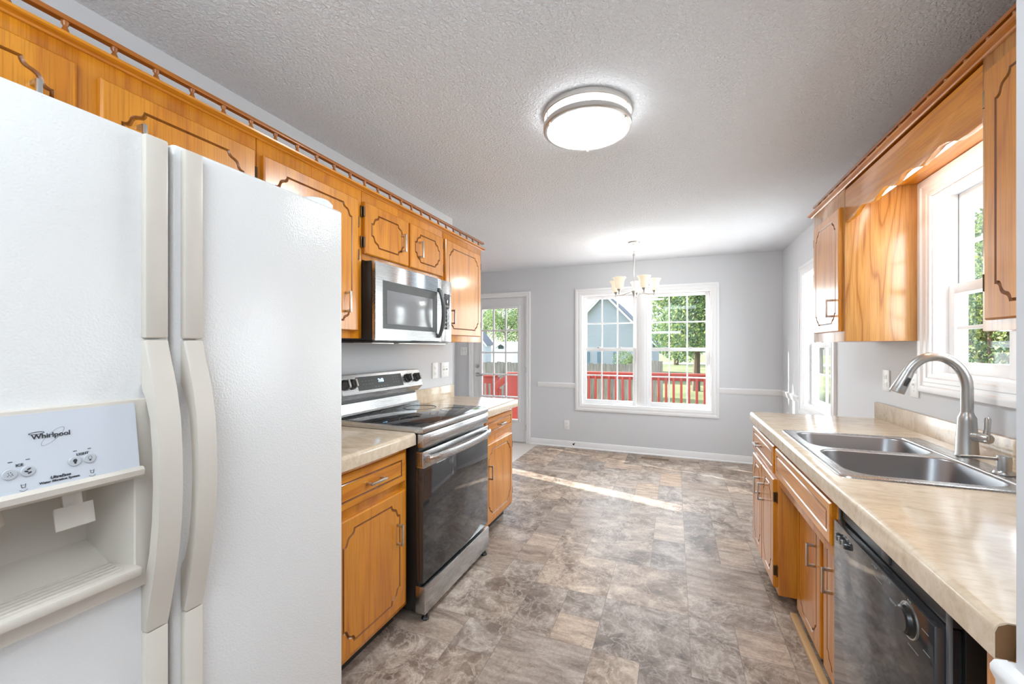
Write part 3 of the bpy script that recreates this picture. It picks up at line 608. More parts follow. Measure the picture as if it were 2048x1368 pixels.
# tilted control panel with lip
PT, PBt = Vector((-.883, 0, 1.2515)), Vector((-.868, 0, 1.141))
bm = NB(); prism(bm, [(-.8845, 1.2515), (PT.x, PT.z), (PBt.x, PBt.z), (-.8845, 1.141)], 'y', HY0, .426); cp = obj('control_panel', bm, M['panel'], dsp, label='pale grey control panel')
bm = NB(); prism(bm, [(-.8845, 1.142), (-.866, 1.142), (-.861, 1.137), (-.862, 1.128), (-.870, 1.122), (-.8845, 1.122)], 'y', HY0-.004, .431, bev=.002); obj('panel_lip', bm, M['bisque'], dsp)
pu, pv = Vector((0, 1, 0)), (PT-PBt).normalized(); pn = pu.cross(pv).normalized()
def onpanel(y, z, off=.0004): f = (z-PBt.z)/(PT.z-PBt.z); p = PBt+(PT-PBt)*f; return Vector((p.x, y, p.z))+pn*off
def ell(bm, c, ru, rv, rot, w, mi=0, fill=False, seg=36):
    A = []
    for k in range(seg):
        an = 2*math.pi*k/seg; p = []
        for r_ in (0, w):
            u, v_ = (ru-r_)*math.cos(an), (rv-r_*.8)*math.sin(an); uu = u*math.cos(rot)-v_*math.sin(rot); vv = u*math.sin(rot)+v_*math.cos(rot)
            p.append(bm.verts.new(c+pu*uu+pv*vv))
        A.append(p)
    if fill: f = bm.faces.new([p[0] for p in A]); f.material_index = mi
    else:
        for k in range(seg): f = bm.faces.new((A[k][0], A[(k+1) % seg][0], A[(k+1) % seg][1], A[k][1])); f.material_index = mi
bm = NB()
text_bm(bm, 'Whirlpool', onpanel(.3205, 1.2137), pu, pv, .0100, bold=.00012)
ell(bm, onpanel(.322, 1.2147), .0172, .0055, .76, .0004); ell(bm, onpanel(.305, 1.2222), .0085, .0021, .02, .0011)
obj('brand_lettering', bm, M['ink'], cp)
bm = NB(); text_bm(bm, 'ICE', onpanel(.2862, 1.179), pu, pv, .0052, bold=.00008); obj('ice_lettering', bm, M['ink'], cp); bm = NB(); text_bm(bm, 'LIGHT', onpanel(.3537, 1.1793), pu, pv, .0052, bold=.00008)
obj('light_lettering', bm, M['ink'], cp); bm = NB()
text_bm(bm, 'UltraEase', onpanel(.3273, 1.1522), pu, pv, .0058, bold=.0001, shear=.2); text_bm(bm, 'Water Filtration System', onpanel(.3266, 1.1473), pu, pv, .0044, bold=.00008, xs=1.03)
obj('filter_lettering', bm, M['ink'], cp); bm = NB()
def bar(bm, c, w, h):
    vs = [bm.verts.new(c+pu*a*w+pv*e*h) for a, e in ((-1, -1), (1, -1), (1, 1), (-1, 1))]; bm.faces.new(vs)
bm.free()
for y, z in ((.2775, 1.1865), (.2947, 1.1867), (.3452, 1.1868), (.3621, 1.1872)): bm = NB(); bar(bm, onpanel(y, z), .0022, .0005); obj('indicator', bm, M['ink'], cp)
for y in (.2888, .3636):
    c = onpanel(y, 1.1500); bm = NB()
    for sg in (-1, 1):
        p0, p1 = c+pu*sg*.0042+pv*-.0048, c+pv*-.007
        bm.faces.new([bm.verts.new(p) for p in (p0, p1, p1+pv*-.0006, p0+pv*-.0006)])
        bm.faces.new([bm.verts.new(p) for p in (c+pu*sg*.0027+pv*.0034, c+pu*sg*.0019+pv*-.002, c+pu*sg*.0013+pv*-.002, c+pu*sg*.0021+pv*.0034)])
    bar(bm, c+pv*-.002, .0019, .0003); bar(bm, c+pv*.0018, .002, .00025); obj('glass_symbol', bm, M['ink'], cp)
for i, (y, z) in enumerate(((.2764, 1.1700), (.2940, 1.1700), (.3440, 1.1713), (.3616, 1.1718))):
    bm = NB(); lathe(bm, [(.0078, 0), (.0078, .0008), (.0068, .0016), (0, .0018)], onpanel(y, z, .0002), pn, seg=24); bt = obj('button', bm, M['button'], cp)
    bm = NB(); c = onpanel(y, z, .0022)
    if i == 0:
        for a, e in ((-.0018, .0018), (.0006, .0024), (-.0012, -.0006), (.0018, 0), (.0006, -.0024), (-.0024, -.0024), (.0024, -.0018)): bar(bm, c+pu*a+pv*e, .0005, .0005)
    elif i == 1:
        for a, e, r in ((.0006, .003, .5), (-.002, .0, -.4), (.0012, -.0024, .5)): ell(bm, c+pu*a+pv*e, .0024, .0012, r, .001, fill=True, seg=14)
    else:
        ell(bm, c+pv*.0009, .0025, .0028, 0, .0005, fill=(i == 2), seg=18); bar(bm, c+pv*-.0027, .0012, .001)
    obj('symbol', bm, M['ink'], bt)
# levers, chute, tray
for y in (.225, .360):
    bm = NB(); P = [(-.930, 1.123), (-.924, 1.123), (-.914, 1.084), (-.919, 1.082)]
    prism(bm, P, 'y', y-.012, y+.012, bev=.001); prism(bm, [(-.920, 1.090), (-.914, 1.092), (-.906, 1.058), (-.909, 1.056)], 'y', y-.024, y+.024, bev=.0012)
    obj('lever', bm, M['bisque'], dsp, label='bisque dispenser paddle')
bm = NB(); lathe(bm, [(.034, .032), (.038, .02), (.042, 0), (.036, 0), (.030, .02)], (-.925, .245, 1.092), seg=24); obj('ice_chute', bm, M['bisquedk'], dsp)
bm = NB(); box(bm, -.94, -.868, HY0+.002, .430, .950, .966, .003)
for i in range(5): box(bm, -.935+.012*i, -.929+.012*i, HY0+.02, .41, .965, .9695, .001)
obj('drip_tray', bm, M['bisque'], dsp)

# ---- range
RY0, RY1, RX = 1.703, 2.452, -1.14
t = thing('range', 'stainless steel electric range with black glass oven door', 'range', (-1.42, 2.08, 0))
bm = NB(); box(bm, -1.73, RX-.03, RY0+.004, RY1-.004, .045, .926, .002); obj('body', bm, M['black'], t)
bm = NB(); box(bm, -1.735, RX, RY0-.004, RY1+.004, .924, .957, .006, mi=0); box(bm, -1.68, RX-.012, RY0+.012, RY1-.012, .9555, .9592, .001, mi=1)
ctop = obj('cooktop', bm, [M['steel'], M['blackglass']], t)
for y, x, r in ((1.90, -1.29, .115), (2.26, -1.29, .085), (1.90, -1.54, .085), (2.26, -1.54, .105)):
    bm = NB(); lathe(bm, [(r, 0), (r, .0003), (r-.003, .0003), (r-.003, 0)], (x, y, .9592), seg=40); obj('burner_ring', bm, M['dkgrey'], ctop)
bm = NB(); box(bm, RX-.04, RX, RY0, RY1, .853, .922, .006); box(bm, RX-.002, RX+.004, RY0+.06, RY1-.05, .872, .906, .004); obj('front_panel', bm, M['steel'], t)
bm = NB(); box(bm, RX-.045, RX-.002, RY0, RY1, .190, .752, .003, mi=1); box(bm, RX-.045, RX, RY0, RY1, .752, .836, .005, mi=0)
for y in (1.95, 2.07, 2.19): box(bm, RX-.02, RX-.008, y-.035, y+.035, .834, .8368, .0005, mi=2)
for k in range(3): box(bm, RX-.038+k*.011, RX-.034+k*.011, RY0-.0006, RY0+.002, .762, .826, .0003, mi=2)
od = obj('oven_door', bm, [M['steel'], M['blackglass'], M['black']], t)
bm = NB(); n = 18; P = []
for i in range(n+1):
    f = i/n; P.append((RX+.018+.042*math.sin(math.pi*f)**.7, RY0+.016+(RY1-RY0-.032)*f, .800))
prof = [(-.006, -.017), (.003, -.019), (.009, -.012), (.010, 0), (.008, .012), (.002, .018), (-.006, .016)]
R = [[bm.verts.new((p[0]+a, p[1], p[2]+c)) for a, c in prof] for p in P]
for r0, r1 in zip(R, R[1:]):
    for k in range(len(prof)): bm.faces.new((r0[k], r0[(k+1) % 7], r1[(k+1) % 7], r1[k]))
bm.faces.new(R[0]); bm.faces.new(R[-1][::-1])
for y in (RY0+.03, RY1-.03): box(bm, RX-.003, RX+.022, y-.016, y+.016, .786, .814, .003)
obj('handle', bm, M['steel'], od, label='bowed stainless bar handle')
bm = NB(); box(bm, RX-.05, RX+.006, RY0+.002, RY1-.002, .037, .172, .004); obj('storage_drawer', bm, M['steel'], t)
for y in (RY0+.035, RY1-.04):
    for x in (RX-.012, -1.66):
        bm = NB(); lathe(bm, [(0, 0), (.020, 0), (.022, .006), (.012, .018), (.010, .046), (0, .046)], (x, y, .001), seg=8); obj('levelling_foot', bm, M['black'], t)
# backguard
bm = NB(); bx = -1.735
prism(bm, [(bx, .957), (-1.668, .957), (-1.664, .970), (-1.690, .976), (-1.696, 1.030), (bx, 1.030)], 'y', RY0+.006, RY1-.01, mi=0)
prism(bm, [(bx, 1.032), (-1.700, 1.032), (-1.702, 1.046), (bx, 1.046)], 'y', RY0+.01, RY1-.014, mi=1)
prism(bm, [(bx, 1.046), (-1.690, 1.046), (-1.646, 1.086), (-1.684, 1.192), (-1.690, 1.196), (bx, 1.196)], 'y', RY0, RY1, mi=0)
bk = obj('backguard', bm, [M['steel'], M['black']], t)
B0, B1 = Vector((-1.646, 0, 1.086)), Vector((-1.684, 0, 1.192)); bu = Vector((0, 1, 0)); bv = (B1-B0).normalized(); bn = bu.cross(bv).normalized()
def onback(y, f, off=0): p = B0+(B1-B0)*f; return Vector((p.x, y, p.z))+bn*off
bm = NB(); cs = [onback(1.83, .14, .0012), onback(2.238, .14, .0012), onback(2.238, .86, .0012), onback(1.83, .86, .0012)]; vs = [bm.verts.new(p) for p in cs]; bk2 = [bm.verts.new(p-bn*.004) for p in cs]
bm.faces.new(vs)
for k in range(4): bm.faces.new((vs[k], vs[(k+1) % 4], bk2[(k+1) % 4], bk2[k]))
dp = obj('touch_panel', bm, M['dkgrey'], bk)
bm = NB(); text_bm(bm, '7:45', onback(2.032, .50, .0018), bu, bv, .028, bold=.0006); obj('clock_digits', bm, M['disp'], dp, label='blue lit clock digits')
bm = NB()
for i in range(4):
    for j, f in enumerate((.62, .45)): 
        c = onback(1.875+i*.026, f, .0016); bm.faces.new([bm.verts.new(c+bu*a*.006+bv*e*.0012) for a, e in ((-1, -1), (1, -1), (1, 1), (-1, 1))])
obj('oven_keys', bm, M['inkgrey'], dp); bm = NB()
for i in range(5): c = onback(1.975+i*.026, .26, .0016); bm.faces.new([bm.verts.new(c+bu*a*.004+bv*e*.003) for a, e in ((-1, -1), (1, -1), (1, 1), (-1, 1))])
obj('timer_keys', bm, M['inkgrey'], dp); bm = NB()
for i in range(3):
    for f in (.7, .55, .4): c = onback(2.15+i*.024, f, .0016); bm.faces.new([bm.verts.new(c+bu*a*.003+bv*e*.003) for a, e in ((-1, -1), (1, -1), (1, 1), (-1, 1))])
obj('number_keys', bm, M['inkgrey'], dp)
for y in (1.735, 1.79, 2.30, 2.395):
    bm = NB(); c = onback(y, .52, .001)
    lathe(bm, [(.030, 0), (.030, .006), (.025, .009), (.024, .026), (.021, .030), (0, .030)], c, bn, seg=28, mi=0)
    tube(bm, [c+bn*.030-bv*.020, c+bn*.036-bv*.019, c+bn*.036+bv*.019, c+bn*.030+bv*.020], .006, 8, mi=1)
    obj('knob', bm, [M['dkgrey'], M['nickel']], bk, label='dark grey burner knob')

# ---- microwave
MX, MY0, MY1, MZ0, MZ1 = -1.36, 1.615, 2.352, 1.383, 1.776
t = thing('microwave', 'stainless over-the-range microwave under two small oak cabinet doors', 'microwave', (-1.55, 1.985, 1.372))
bm = NB(); box(bm, XL+.003, MX-.021, MY0, MY1, MZ0+.002, MZ1, .003)
for z in (1.43, 1.70): lathe(bm, [(.006, 0), (.005, .003), (0, .003)], (MX-.10, MY0, z), (0, -1, 0), seg=10)
obj('housing', bm, M['black'], t)
DY = 2.235
bm = NB(); wallplate(bm, 'x', MX-.020, MX, MY0, DY-.001, MZ0, MZ1-.002, [(1.675, 2.175, 1.445, 1.685)]); bmesh.ops.bevel(bm, geom=[e for e in bm.edges if len(e.link_faces) == 2 and e.calc_face_angle(0) > .5], offset=.003, segments=2, affect='EDGES'); md = obj('door', bm, M['steel'], t)
bm = NB(); box(bm, MX-.018, MX-.002, 1.674, 2.176, 1.444, 1.686, 0); obj('window_frame', bm, M['dkgrey'], md)
bm = NB(); box(bm, MX-.003, MX-.0008, 1.707, 2.13, 1.467, 1.640, .001); obj('window', bm, M['greywin'], md)
bm = NB(); P = []; n = 14
for i in range(n+1): f = i/n; P.append((MX+.008+.034*math.sin(math.pi*f)**.8, 2.190, 1.415+.29*f))
tube(bm, P, [.010+.004*math.sin(math.pi*i/n) for i in range(n+1)], 10)
for z in (1.418, 1.702): box(bm, MX-.002, MX+.014, 2.180, 2.200, z-.012, z+.012, .003)
obj('handle', bm, M['dkgrey'], md, label='bowed dark grey handle')
bm = NB(); box(bm, MX-.020, MX, DY+.001, MY1, MZ0, MZ1-.002, .003); cpn = obj('control_side', bm, M['steel'], t)
bm = NB(); box(bm, MX-.002, MX+.0012, 2.262, 2.330, 1.462, 1.690, .0008); kp = obj('keypad', bm, M['blackglass'], cpn)
bm = NB()
for i in range(3):
    for j in range(6): box(bm, MX+.0012, MX+.0016, 2.272+i*.019, 2.284+i*.019, 1.475+j*.026, 1.486+j*.026)
obj('keys', bm, M['whitedk'], kp)
bm = NB(); box(bm, XL+.02, MX-.02, MY0+.01, MY1-.01, 1.372, 1.385, .002, mi=1); box(bm, MX-.15, MX-.03, 1.63, 1.80, 1.366, 1.374, .002, mi=0); box(bm, MX-.15, MX-.03, 1.84, 2.33, 1.366, 1.374, .002, mi=0)
obj('underside_grille', bm, [M['nickel'], M['black']], t)

# ------------------------------------------------------------------ right wall cabinets
RF, RD = .825, .805
RT = .053
def upper_right(label, y0, y1, z0, d):
    t = thing('wall_cabinet', label, 'cabinet', (.98, (y0+y1)/2, z0), group='oak wall cabinets')
    bm = NB(); box(bm, RF, XR-.002, y0+.001, y1-.001, z0, 2.128+RT, .0015); obj('carcass', bm, M['veneer'], t)
    door(t, RD, -1, *d[:4], **d[4]); return t
upper_right('oak wall cabinet left of the sink window, nearest the dining area', 2.620, 3.135, 1.380, (2.648, 3.068, 1.432, 2.085, dict(hy=2.735, hz=1.562, hside=1, hz2=(1.50, 1.99))))
upper_right('oak wall cabinet right of the sink window, cut off by the grey wall end', .84, 1.598, 1.395, (.88, 1.556, 1.425, 2.12, dict(hside=1, hz2=(1.53, 2.045))))
crown('oak crown molding along the top of the right wall cabinets', RF, -1, .84, 3.16, RT)
gallery('low oak gallery rail with turned spindles atop the right cabinets', .845, .84, 3.19, .905, RT)
VP = [(2.619, 1.998), (2.55, 1.996), (2.50, 1.998), (2.48, 2.008), (2.452, 2.020), (2.41, 2.025), (2.36, 2.012), (2.295, 2.002), (2.262, 2.012), (2.232, 2.022), (2.20, 2.028), (2.165, 2.025), (2.14, 2.010), (2.108, 2.004)]
VP = VP+[(2*2.108-y, z) for y, z in VP[::-1][1:]]
bm = NB(); prism(bm, [(2.619, 2.164), (1.597, 2.164)]+VP[::-1], 'x', RF, RF+.019, bev=.0015)
obj('valance', bm, M['oaky'], None, label='scalloped oak valance board spanning above the sink window', cat='valance')
bm = NB(); box(bm, RF+.020, XR-.002, 1.60, 2.618, 2.157, 2.165); obj('soffit_board', bm, M['oaky'], None, label='oak board roofing the recess behind the scalloped valance', cat='board')
t = thing('strip_light', 'lit fluorescent strip light hidden behind the scalloped oak valance', 'lamp', (.93, 2.10, 2.084))
bm = NB(); box(bm, .90, .97, 1.66, 2.54, 2.113, 2.156, .004); obj('housing', bm, M['white'], t)
bm = NB(); tube(bm, [(.935, 1.68, 2.098), (.935, 2.52, 2.098)], .0135, 14); obj('tube', bm, M['bulb'], t)

# ---- right base run
t = thing('base_cabinet', 'oak base cabinet with drawer over two doors at the sink counter far end', 'cabinet', (.8, 2.74, 0))
BF, BD = .488, .470
bm = NB(); box(bm, BF, XR-.03, 2.420, 3.050, .095, .872, .0015); obj('carcass', bm, M['oakz'], t)
bm = NB(); box(bm, .56, XR-.05, 2.62, 3.03, .001, .095); obj('toe_kick', bm, M['dkvoid'], t)
drawer(t, BD, -1, 2.450, 3.035, .700, .842, hy=2.80)
door(t, BD, -1, 2.748, 3.035, .118, .672, hy=2.80, hz=.530, hside=1, cy=.05, cz=.07); door(t, BD, -1, 2.450, 2.742, .118, .672, hy=2.685, hz=.530, hside=-1, cy=.05, cz=.07)
t = thing('sink_cabinet', 'oak sink base with false drawer front and recessed doors beside dishwasher', 'cabinet', (.8, 2.01, 0))
bm = NB(); box(bm, .578, XR-.03, 1.606, 2.418, .04, .70, .0015); box(bm, BF, .506, 1.606, 2.419, .655, .872, .0015); obj('carcass', bm, M['oakz'], t)
drawer(t, BD, -1, 1.622, 2.405, .705, .842, handle=False)
door(t, .560, -1, 2.05, 2.395, .06, .652, hy=2.11, hz=.456); door(t, .560, -1, 1.64, 2.01, .06, .652, hy=1.91, hz=.452)
bm = NB(); box(bm, .536, .566, 1.606, 2.418, .001, .026, .004); obj('shoe_molding', bm, M['shoe'], t)
# dishwasher
t = thing('dishwasher', 'glossy black built-in dishwasher below the counter with dial and buttons', 'dishwasher', (.8, 1.30, 0))
bm = NB(); box(bm, .512, 1.08, 1.038, 1.592, .06, .862, .002); box(bm, .55, 1.0, 1.02, 1.58, .001, .06); obj('tub', bm, M['black'], t)
bm = NB(); box(bm, .486, .491, 1.030, 1.043, .10, .868, .001); box(bm, .486, .491, 1.588, 1.601, .10, .868, .001); box(bm, .4862, .4908, 1.043, 1.588, .852, .868, .001); obj('trim_frame', bm, M['dwtrim'], t)
bm = NB(); box(bm, .470, .512, 1.045, 1.586, .115, .806, .004); dd = obj('door', bm, M['dwfront'], t)
bm = NB(); box(bm, .492, .515, 1.045, 1.586, .809, .850, .002); box(bm, .486, .497, 1.27, 1.31, .816, .840, .003); obj('vent_strip', bm, M['dkgrey'], t)
for i in range(3):
    bm = NB(); z = .768; y = 1.537-i*.028
    lathe(bm, [(.0125, 0), (.0125, .004), (.010, .010), (0, .011)], (.470, y, z), (-1, 0, 0), seg=20); obj('button', bm, M['blackglass'], dd)
bm = NB(); lathe(bm, [(.034, 0), (.034, .003), (.030, .006), (.028, .013), (.024, .016), (0, .016)], (.470, 1.135, .762), (-1, 0, 0), seg=32); dl = obj('dial', bm, M['dial'], dd)
bm = NB(); lathe(bm, [(.034, 0), (.037, 0), (.037, .003), (.034, .003), (.034, 0)], (.470, 1.135, .762), (-1, 0, 0), seg=36); obj('rim', bm, M['nickel'], dl)
bm = NB(); U, V = (0, -1, 0), (0, 0, 1)
bm.free()
for tx, y, z, sz in (('HI TEMP', 1.30, .793, .0085), ('HEAT DRY', 1.235, .793, .0085), ('START', 1.135, .801, .005), ('NORMAL', 1.205, .757, .008)):
    bm = NB(); text_bm(bm, tx, (.4694, y, z), U, V, sz); obj('control_lettering', bm, M['whitedk'], dd)
for y, z, w in ((1.28, .772, .02), (1.075, .775, .012), (1.07, .735, .012), (1.12, .710, .02)): bm = NB(); box(bm, .4692, .47, y-w, y+w, z-.0005, z+.0005); obj('control_mark', bm, M['whitedk'], dd)
bm = NB(); box(bm, .488, 1.05, .866, .935, .001, .866, .001); obj('end_panel', bm, M['oakz'], None, label='oak end panel under the near end of the sink counter', cat='panel')
# countertop with sink cut-out
SX0, SX1, SY0, SY1 = .500, 1.045, 1.625, 2.430
ct = counter('long beige laminate countertop holding the steel sink', .458, XR-.001, .458, .862, 3.062, splash_x=(XR-.021, XR-.001), splash=(.862, 3.09, 1.022), hole=(SX0+.02, SX1-.02, SY0+.02, SY1-.02))
bm = NB(); r = .014; P = [(.481, .872), (.481, .893), (.60, .893), (.60, .926), (.474, .926), (.463, .92), (.4595, .91), (.4595, .872)]
prism(bm, P, 'y', .8605, .8618); obj('end_grain', bm, M['mdf'], ct, label='raw brown particleboard end')
# sink
t = thing('kitchen_sink', 'double bowl stainless steel drop-in sink in the beige counter', 'sink', ((SX0+SX1)/2, (SY0+SY1)/2, .73))
def rrect(x0, x1, y0, y1, r, n=6):
    P = []
    for cx, cy, a0 in ((x1-r, y1-r, 0), (x0+r, y1-r, 90), (x0+r, y0+r, 180), (x1-r, y0+r, 270)):
        for k in range(n+1): a = math.radians(a0+90*k/n); P.append((cx+r*math.cos(a), cy+r*math.sin(a)))
    return P
def loft(bm, rings, cap=True, mi=0):
    V = [[bm.verts.new((x, y, z)) for x, y in R] for R, z in rings]; n = len(V[0])
    for a, c in zip(V, V[1:]):
        for k in range(n): f = bm.faces.new((a[k], a[(k+1) % n], c[(k+1) % n], c[k])); f.material_index = mi
    if cap: bm.faces.new(V[-1]).material_index = mi
    return V
bowls = [(.545, .948, 1.672, 2.030, .075), (.545, .948, 2.072, 2.385, .075)]
bm = NB(); zt = CT+.006
# deck: rectangular rim with two bowl openings, built as a grid of strips between rounded outlines
def deck(bm, outer, inner, z0, z1):
    n = len(outer); a = [bm.verts.new((x, y, z0)) for x, y in outer]; c = [bm.verts.new((x, y, z1)) for x, y in inner]
    for k in range(n): bm.faces.new((a[k], a[(k+1) % n], c[(k+1) % n], c[k]))
    return c
ymid = 2.051
for bx0, bx1, by0, by1, r in bowls:
    oy0, oy1 = (SY0, ymid) if by0 < 2 else (ymid, SY1)
    o = rrect(SX0+.008, SX1-.008, oy0+(.008 if by0 < 2 else 0), oy1-(0 if by0 < 2 else .008), .004)
    i = rrect(bx0-.008, bx1+.008, by0-.008, by1+.008, r+.008)
    deck(bm, o, i, zt, zt)
    # flange lip down to the counter along the outer sides
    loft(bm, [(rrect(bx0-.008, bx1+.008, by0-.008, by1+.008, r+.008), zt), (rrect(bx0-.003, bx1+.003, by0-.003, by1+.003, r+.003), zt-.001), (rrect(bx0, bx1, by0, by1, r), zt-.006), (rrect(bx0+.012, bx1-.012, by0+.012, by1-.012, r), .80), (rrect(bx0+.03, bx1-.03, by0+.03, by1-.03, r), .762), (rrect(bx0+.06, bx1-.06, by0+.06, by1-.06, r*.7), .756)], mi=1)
V = loft(bm, [(rrect(SX0, SX1, SY0, SY1, .03), CT+.0002), (rrect(SX0+.002, SX1-.002, SY0+.002, SY1-.002, .028), CT+.005), (rrect(SX0+.009, SX1-.009, SY0+.009, SY1-.009, .022), zt+.0006), (rrect(SX0+.016, SX1-.016, SY0+.016, SY1-.016, .018), zt+.0003)], cap=False)
tube(bm, [(.962, SY0+.05, zt), (.962, SY0+.30, zt), (.962, SY1-.25, zt), (.962, SY1-.05, zt)], .0045, 8)
for bx0, bx1, by0, by1, r in bowls: lathe(bm, [(.045, .0), (.043, .002), (.034, .001), (.030, -.004), (0, -.004)], ((bx0+bx1)/2, (by0+by1)/2, .757), seg=24)
obj('basin', bm, [M['steel'], M['steeldk']], t, ang=50)
# faucet
t = thing('faucet', 'brushed nickel pull-down gooseneck faucet at the back of the sink', 'faucet', (1.03, 2.075, zt))
FXc, FYc = 1.033, 2.085; zf = zt+.0012
bm = NB(); lathe(bm, [(0, 0), (.034, 0), (.034, .005), (.0325, .009), (.0265, .135), (.0262, .146), (.0205, .158), (.0182, .168), (0, .168)], (FXc, FYc, zf), seg=32); obj('body', bm, M['faucet'], t)
bm = NB(); zc = 1.195; P = [(FXc, FYc, zf+.155), (FXc, FYc, zf+.19), (FXc, FYc, zc-.03), (FXc, FYc, zc)]
dxy = Vector((-.99, .10, 0)).normalized()
for k in range(1, 17):
    a = math.radians(155*k/16); P.append(Vector((FXc, FYc, zc))+dxy*(.089-.089*math.cos(a))+Vector((0, 0, .118*math.sin(a))))
tube(bm, P, .0178, 20); obj('spout', bm, M['faucet'], t)
e = Vector(P[-1]); dn = (Vector(P[-1])-Vector(P[-2])).normalized()
bm = NB(); lathe(bm, [(.0188, -.004), (.0195, .004), (.021, .03), (.0245, .078), (.024, .083), (.018, .084), (0, .082)], e, dn, seg=28); hd = obj('spray_head', bm, M['faucet'], t)
bm = NB(); sd_ = Vector((.25, -1, 0)).normalized(); c = e+dn*.035+sd_*.0205; tube(bm, [c-dn*.016, c-dn*.004, c+dn*.018], [.006, .0075, .007], 10); obj('spray_button', bm, M['black'], hd)
bm = NB(); hv = Vector((.35, -.94, 0)).normalized(); c = Vector((FXc, FYc, zt+.082)); tube(bm, [c+hv*.018, c+hv*.048], .0175, 20); tube(bm, [c+hv*.049, c+hv*.072, c+hv*.078], [.018, .018, .015], 20)
tube(bm, [c+hv*.063+Vector((0, 0, .0)), c+hv*.068+Vector((0, 0, .035)), c+hv*.070+Vector((0, 0, .072)), c+hv*.069+Vector((0, 0, .078))], [.0175, .013, .0145, .010], 14, squash=.45); obj('lever', bm, M['faucet'], t)
# soap dispenser
sx, sy = 1.0, 1.835
t = thing('soap_dispenser', 'small brushed nickel soap pump beside the faucet on the sink ledge', 'soap dispenser', (sx, sy, zt))
bm = NB(); lathe(bm, [(0, 0), (.027, 0), (.027, .004), (.023, .010), (.017, .012), (.017, .018), (0, .018)], (sx, sy, zt+.001), seg=24); obj('base', bm, M['faucet'], t)
bm = NB(); lathe(bm, [(.0, .016), (.017, .016), (.0175, .056), (.0165, .060), (0, .060)], (sx, sy, zt), seg=24); tube(bm, [(sx-.012, sy, zt+.049), (sx-.06, sy+.012, zt+.049), (sx-.098, sy+.02, zt+.047)], [.0058, .0048, .0035], 10); obj('pump', bm, M['faucet'], t)

# ------------------------------------------------------------------ plates, vent, door stop
def plate(kind, label, axis, face, s, u, z, w, h, typ):
    """wall plate; axis normal; s direction into the room"""
    loc = (face, u, z-h/2) if axis == 'x' else (u, face, z-h/2)
    t = thing(kind, label, 'switch' if 'switch' in kind else 'outlet', loc)
    def B(bm, a0, a1, c0, c1, d0, d1, bev=0):
        p, q = sorted((face+s*d0, face+s*d1))
        if axis == 'x': box(bm, p, q, u+a0, u+a1, z+c0, z+c1, bev)
        else: box(bm, u+a0, u+a1, p, q, z+c0, z+c1, bev)
    bm = NB(); B(bm, -w/2, w/2, -h/2, h/2, .0005, .006, .002); obj('plate', bm, M['white'], t)
    if typ == 'outlet':
        for dz in (-.022, .022):
            bm = NB(); B(bm, -.016, .016, dz-.014, dz+.014, .005, .0075, .003); so = obj('socket', bm, M['white'], t)
            bm = NB(); B(bm, -.008, -.0055, dz-.003, dz+.007, .007, .0078); B(bm, .0055, .008, dz-.003, dz+.005, .007, .0078); B(bm, -.002, .002, dz-.010, dz-.006, .007, .0078); obj('slots', bm, M['whitedk'], so)
    else:
        n = 2 if typ == 'double' else 1
        for i in range(n):
            o = (i-(n-1)/2)*.046
            bm = NB(); B(bm, o-.005, o+.005, -.012, .012, .005, .007, .001); B(bm, o-.0035, o+.0035, .0, .010, .006, .016, .001); obj('toggle', bm, M['white'], t)
            bm = NB(); B(bm, o-.002, o+.002, .026, .030, .0055, .0068); B(bm, o-.002, o+.002, -.030, -.026, .0055, .0068); obj('screws', bm, M['whitedk'], t)
    return t
plate('wall_outlet', 'white outlet plate above the counter right of the range', 'x', XL, 1, 2.775, 1.165, .078, .122, 'outlet')
plate('light_switch', 'white double switch plate next to the outlet right of the range', 'x', XL, 1, 2.925, 1.163, .118, .122, 'double')
plate('light_switch', 'switch plate on the grey wall left of the back door', 'y', YB, -1, -2.915, 1.29, .12, .122, 'double')
plate('wall_outlet', 'white outlet plate low on the back wall left of the window', 'y', YB, -1, -1.352, .300, .078, .122, 'outlet')
plate('wall_outlet', 'white outlet plate on the wall under the oak cabinet beside the sink', 'x', XR, -1, 2.985, 1.157, .078, .122, 'outlet')
plate('light_switch', 'white single switch plate behind the faucet, by the sink window trim', 'x', XR, -1, 2.685, 1.155, .078, .122, 'single')
bm = NB(); vx0, vx1, vy0, vy1 = -.395, -.045, 5.165, 5.275
wallplate(bm, 'x', 0, .004, 0, 1, 0, 1, []) if False else None
box(bm, vx0, vx1, vy0, vy0+.022, .0005, .005, .001); box(bm, vx0, vx1, vy1-.022, vy1, .0005, .005, .001); box(bm, vx0, vx0+.018, vy0+.022, vy1-.022, .0005, .005, .001); box(bm, vx1-.018, vx1, vy0+.022, vy1-.022, .0005, .005, .001)
for i in range(22): x = vx0+.022+i*.0142; box(bm, x, x+.005, vy0+.02, vy1-.02, .0005, .004)
box(bm, vx0+.01, vx1-.01, vy0+.01, vy1-.01, .0003, .0012, mi=1)
obj('floor_register', bm, [M['vent'], M['dkvoid']], None, label='brown slotted floor vent below the back window', cat='vent')
t = thing('door_stop', 'small dark door stop on the baseboard below the outlet left of the window', 'door stop', (-1.245, YB-.014, .05))
bm = NB(); tube(bm, [(-1.245, YB-.013, .062), (-1.245, YB-.06, .06)], .006, 10); obj('stem', bm, M['bronze'], t)
bm = NB(); lathe(bm, [(0, 0), (.011, 0), (.013, .008), (.010, .016), (0, .017)], (-1.245, YB-.058, .06), (0, -1, 0), seg=14); obj('tip', bm, M['black'], t)

